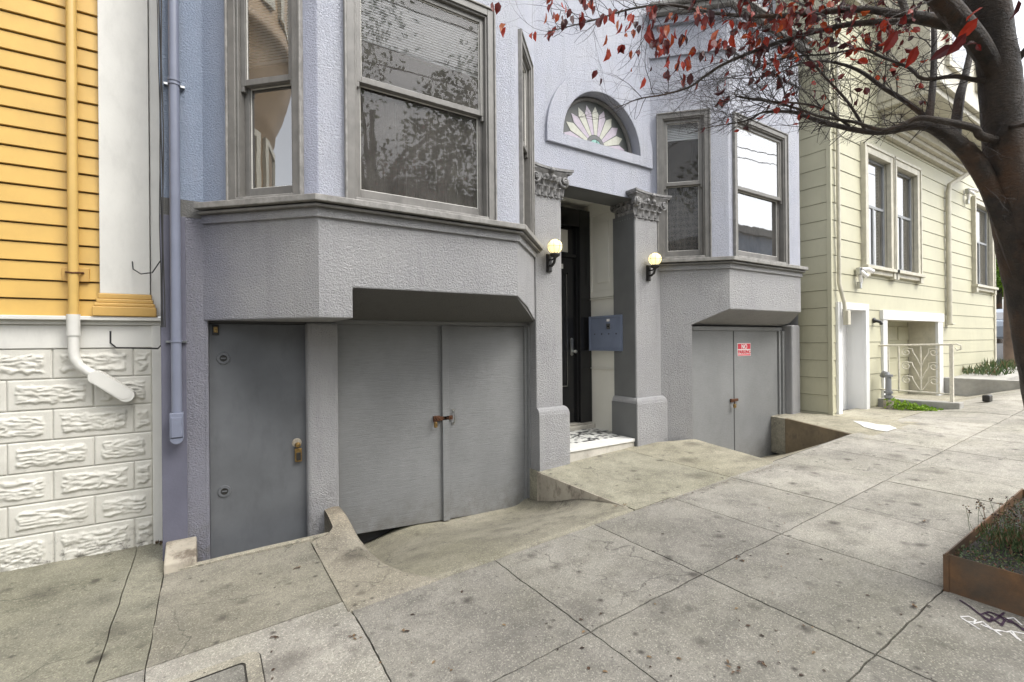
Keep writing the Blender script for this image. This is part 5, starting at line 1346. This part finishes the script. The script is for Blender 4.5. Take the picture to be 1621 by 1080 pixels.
# small plants by the green house
def tuft(c, n, rad, h, mat, lab, name, cat, W=.02, spiky=True):
    m = MB()
    for _ in range(n):
        a = R.uniform(0, 2*pi); r_ = rad*sqrt(R.random()); q = Vector((c[0]+r_*cos(a), c[1]+r_*sin(a), c[2]))
        if spiky:
            leafq(m, q, Vector((R.uniform(-.6, .6), R.uniform(-.6, .6), 1)), rv(R), h*R.uniform(.5, 1), W)
        else:
            leafq(m, q+Vector((0, 0, R.uniform(0, h))), rv(R), rv(R), W*2.2, W*1.4)
    return tag(m.build(name, mat), lab, cat)
tuft((10.72, 3.35, .41), 0+1, .01, .01, GRL, 'x', 'weed', 'x')
bpy.data.objects.remove(bpy.data.objects['weed'])
m = MB()
for _ in range(500):
    t_ = R.random(); q = Vector((10.60-.28*R.random(), 3.65-.75*t_, .43+R.uniform(0, .15*(1-t_)+.03)))
    leafq(m, q, rv(R)+Vector((0, 0, .4)), rv(R), .05, .035)
tag(m.build('weed_patch', BRL), 'bright green weeds growing along the base of the railing kerb', 'weeds')
tuft((15.6, 3.5, .8), 140, .5, .26, SEDL, 'spiky grey-green plants in the bed under the green house wall', 'bed_plant', 'plant', .03)
tuft((17.0, 3.45, .86), 160, .6, .34, SEDL, 'taller brownish spiky plants in the bed near the far corner of the green house', 'bed_plant', 'plant', .03)
tuft((-.31, 5.12, -.01), 60, .06, .04, DRYL, 'tiny dry weeds at the foot of the joint between the houses', 'dry_weed', 'weeds', .01)

# leaf and grit litter on the pavement
m = MB()
for _ in range(330):
    u, v = R.uniform(20, 1480), R.uniform(700, 1075); q = gat(u, v)
    if q.y > 3.0 or q.y < -.5: continue
    L_ = R.choice((.006, .008, .012, .02, .03)); leafq(m, q+Vector((0, 0, .004)), Vector((R.uniform(-1, 1), R.uniform(-1, 1), .02)), Vector((0, 0, 1)), L_, L_*.6, .1)
for u, v in ((1166, 884), (1178, 889), (1445, 960), (1462, 826), (1208, 1052), (1160, 1060), (30, 870), (470, 900), (433, 1010), (560, 1008), (640, 1000), (990, 800), (975, 802)):
    q = gat(u, v)
    for _ in range(4): leafq(m, q+Vector((R.gauss(0, .01), R.gauss(0, .01), .006)), Vector((R.uniform(-1, 1), R.uniform(-1, 1), .1)), Vector((0, 0, 1)), .03, .014, .15)
for i in range(260):                       # dry bits caught in the seam beside the entry slab
    t_ = R.random(); x = 3.3+2.2*t_; y = 3.03-.09*t_+R.gauss(0, .015)
    leafq(m, Vector((x, y, .05*x+.003)), Vector((R.uniform(-1, 1), R.uniform(-1, 1), .1)), Vector((0, 0, 1)), R.uniform(.006, .018), .007, .1)
tag(m.build('leaf_litter', DRYL), 'scattered dry leaf bits and grit lying on the sidewalk', 'litter', kind='stuff')

# chalk and paint scribble on the pavement
def ribbon(mb, pts, w_, mt):
    P3 = [gat(1400+x/3.855, 760+y/3.855) for x, y in pts]
    for a, b in zip(P3, P3[1:]):
        d = (b-a); d.z = 0; 
        if d.length < 1e-5: continue
        s = Vector((-d.y, d.x, 0)).normalized()*w_; d = d.normalized()*w_*.5
        q = [a-s-d, b-s+d, b+s+d, a+s-d]; mb.quad(*[(p.x, p.y, .05*p.x+.0042+mt*.0012) for p in q], mt)
m = MB()
for s_ in ([(465, 838), (515, 836), (558, 858), (548, 872), (510, 868), (580, 915)], [(470, 845), (580, 915)], [(545, 880), (598, 868), (640, 900), (712, 950)], [(590, 885), (680, 925), (715, 925)], [(600, 868), (650, 915), (690, 920)], [(690, 918), (745, 932), (780, 925), (800, 955), (832, 985)], [(770, 925), (795, 930), (852, 942)], [(770, 935), (815, 975)], [(735, 850), (790, 845), (840, 890)]):
    ribbon(m, s_, .0042, 0)
for s_ in ([(460, 738), (520, 775), (570, 815), (620, 850), (680, 865), (720, 890)], [(590, 825), (640, 810), (700, 830), (735, 860), (715, 895)], [(600, 840), (640, 870), (690, 850), (730, 815)], [(680, 830), (740, 850), (770, 870)], [(750, 870), (800, 880), (852, 925)], [(770, 860), (820, 900), (860, 915)], [(610, 815), (660, 840), (650, 865), (610, 850)]):
    ribbon(m, s_, .0055, 1)
tag(m.build('graffiti_tag', [SIGNW, paint('dark_purple_paint', (.05, .025, .05), .6)]), 'white and dark purple scribbled graffiti painted on the sidewalk by the planter', 'graffiti')
# white paint spill on the slab below the green house
m = MB(); c_ = [gat(u, v) for u, v in ((1350, 667), (1372, 669), (1390, 673), (1408, 674), (1420, 679), (1404, 684), (1388, 682), (1368, 677), (1362, 673))]
m.poly([(p.x, p.y, gz(p.x, p.y)+.0085) for p in c_]); tag(m.build('paint_spill', MARB), 'irregular patch of white paint on the slab before the white door', 'paint patch')

# ------------------------------------------------------------------ beyond the green house
def bgtree(name, base, h, rad, n, mat, lab, grp=None, L=.12, tr_r=.15, cz=None, ry=1.0):
    t = thing(name, base, lab, 'tree', grp); b = Vector(base)
    m = MB(); m.tube([b, b+Vector((.1, 0, h*.35)), b+Vector((.0, .1, h*.7))], [tr_r, tr_r*.8, tr_r*.35], 10)
    cl = []
    for _ in range(26):
        v = rv(R)*R.uniform(.5, 1.05); c = b+Vector((v.x*rad*.8, v.y*rad*.8*ry, h*.64+v.z*h*.32)); cl.append((c, rad*R.uniform(.18, .36)))
        m.tube([b+Vector((0, 0, h*R.uniform(.3, .5))), (b+Vector((0, 0, h*.55))+c)/2, c], [tr_r*.35, tr_r*.2, tr_r*.06], 6)
    m.build('trunk', BARK, t, smooth=True); m = MB()
    for _ in range(n):
        c, r_ = R.choice(cl); q = c+rv(R)*r_*R.uniform(.4, 1.15); l_ = L*R.uniform(.6, 1.2); leafq(m, q, rv(R)+Vector((0, 0, -.3)), rv(R), l_, l_*.6)
    m.build('crown', mat, t)
bgtree('leafy_tree', (31.5, 6.6, 1.4), 7.5, 2.4, 9000, BRL, 'bright yellow-green tree just beyond the corner of the green house', L=.22)
t = thing('utility_pole', (20.0, 3.88, .98), 'thick brown wooden pole beyond the corner of the green house', 'pole')
m = MB(); m.tube([(20.0, 3.88, .9), (20.02, 3.88, 4), (20.0, 3.88, 10)], [.22, .19, .16], 16); m.build('pole', plainconc('weathered_pole_wood', (.30, .22, .165), .9, .3), t, smooth=True)
m = MB(); m.box(18.9, 21.1, 4.05, 4.15, 9.2, 9.32); m.build('cross_arm', plainconc('grey_arm_wood', (.2, .16, .12), .9, .3), t)
# parked car, mostly hidden
car = thing('parked_car', (27, 5.6, 1.35), 'silver-blue parked car partly seen beyond the green house corner', 'car')
def carbody():
    m = MB(); sect = [(-2.1, .35, .75), (-2.0, .3, .95), (-1.3, .28, 1.0), (-.6, .28, 1.45), (.5, .28, 1.5), (1.3, .28, 1.15), (2.0, .3, 1.05), (2.15, .35, .8)]
    pr = None
    for x, z0, z1 in sect:
        w_ = .88 if abs(x) < 2 else .78; wt = w_*(.78 if z1 > 1.2 else .95)
        r_ = [(27+x, 5.6-w_, 1.35+z0), (27+x, 5.6-w_, 1.35+min(z1, .9)), (27+x, 5.6-wt, 1.35+z1), (27+x, 5.6+wt, 1.35+z1), (27+x, 5.6+w_, 1.35+min(z1, .9)), (27+x, 5.6+w_, 1.35+z0)]
        if pr:
            for i in range(6): m.quad(pr[i], pr[(i+1) % 6], r_[(i+1) % 6], r_[i])
        else: m.poly(r_)
        pr = r_
    m.poly(pr[::-1]); return m
carbody().build('body', paint('silver_car_paint', (.4, .45, .52), .2, .02), car, merge=True, bevel=.04)
m = MB(); m.quad((25.72, 4.86, 2.38), (26.38, 4.90, 2.78), (26.38, 6.3, 2.78), (25.72, 6.34, 2.38)); m.quad((26.45, 4.83, 2.35), (27.5, 4.83, 2.35), (27.4, 4.90, 2.76), (26.5, 4.90, 2.76)); m.build('window', GLASSF, car)
for x in (25.7, 28.3):
    for y in (4.72, 6.3):
        m = MB(); m.lathe([(0, 0), (.33, 0), (.35, .04), (.35, .16), (.33, .2), (0, .2)], (x, y, 1.35+.33+(x-27)*.05), 20, 0, 'y'); w_ = m.build('wheel', IRON, car, smooth=False)
        m = MB(); m.lathe([(0, -.01), (.2, -.01), (.21, .0)], (x, y, 1.35+.33+(x-27)*.05), 16, 0, 'y'); m.build('rim', STEEL, w_)

# ------------------------------------------------------------------ across the street (seen in the window glass, and closing off the sky light)
cols = [(.45, .43, .38), (.30, .34, .40), (.5, .42, .35), (.42, .45, .42), (.5, .5, .48), (.25, .3, .38)]
for i in range(6):
    x0 = -14+i*9.5; zz = .05*(x0+4.5); c = cols[i]; hh = (8.2, 7.4, 8.8, 7.0, 8.0, 8.9)[i]
    t = thing('terraced_house', (x0+4.5, -15, zz), ('cream', 'blue-grey', 'tan', 'pale green', 'white', 'slate blue')[i]+' two-storey house across the street, mirrored in the windows', 'house', 'houses across the street')
    m = MB(); m.box(x0, x0+9.2, -22, -14.5, zz-2, zz+hh); m.build('wall', paint('house_paint', c, .7), t)
    m = MB(); m.box(x0-.1, x0+9.3, -14.5, -14.1, zz+hh-.5, zz+hh+.1); m.build('cornice', TRIMW, t)
    for k_ in range(4):
        for j in range(2):
            m = MB(); m.box(x0+.8+k_*2.2, x0+1.9+k_*2.2, -14.5, -14.44, zz+1.8+j*3, zz+3.7+j*3); m.build('window', IRON, t)
for i, (x, y, h_, r_) in enumerate(((4.0, -5.4, 11.5, 4.3), (-12, -5, 6.5, 1.8))):
    bgtree('street_tree', (x, y, .05*x), h_, r_, 17000, GRL, ('large leafy street tree behind the viewer, mirrored in the big bay window', 'leafy street tree down the hill, mirrored in the left angled window')[i], 'street trees across', L=.16, tr_r=.2)
t = thing('utility_pole', (-9, -3, -.4), 'utility pole with wires mirrored in the left angled window', 'pole')
m = MB(); m.tube([(-9, -3, -.6), (-9, -3, 10)], .15, 12); m.box(-9.1, -8.9, -4.3, -1.7, 8.6, 8.75); m.tube([(-9.0, -3.2, 7.0), (-9.0, -3.2, 7.9)], .25, 14); m.build('pole', TRIM, t)
m = MB()
for y in (-4.2, -3.4, -1.8):
    m.tube([(-9+i*3.4, y, 8.8-.6*sin(pi*i/12)+i*.16) for i in range(13)], .02, 5)
m.build('wire', BLACKM, t)
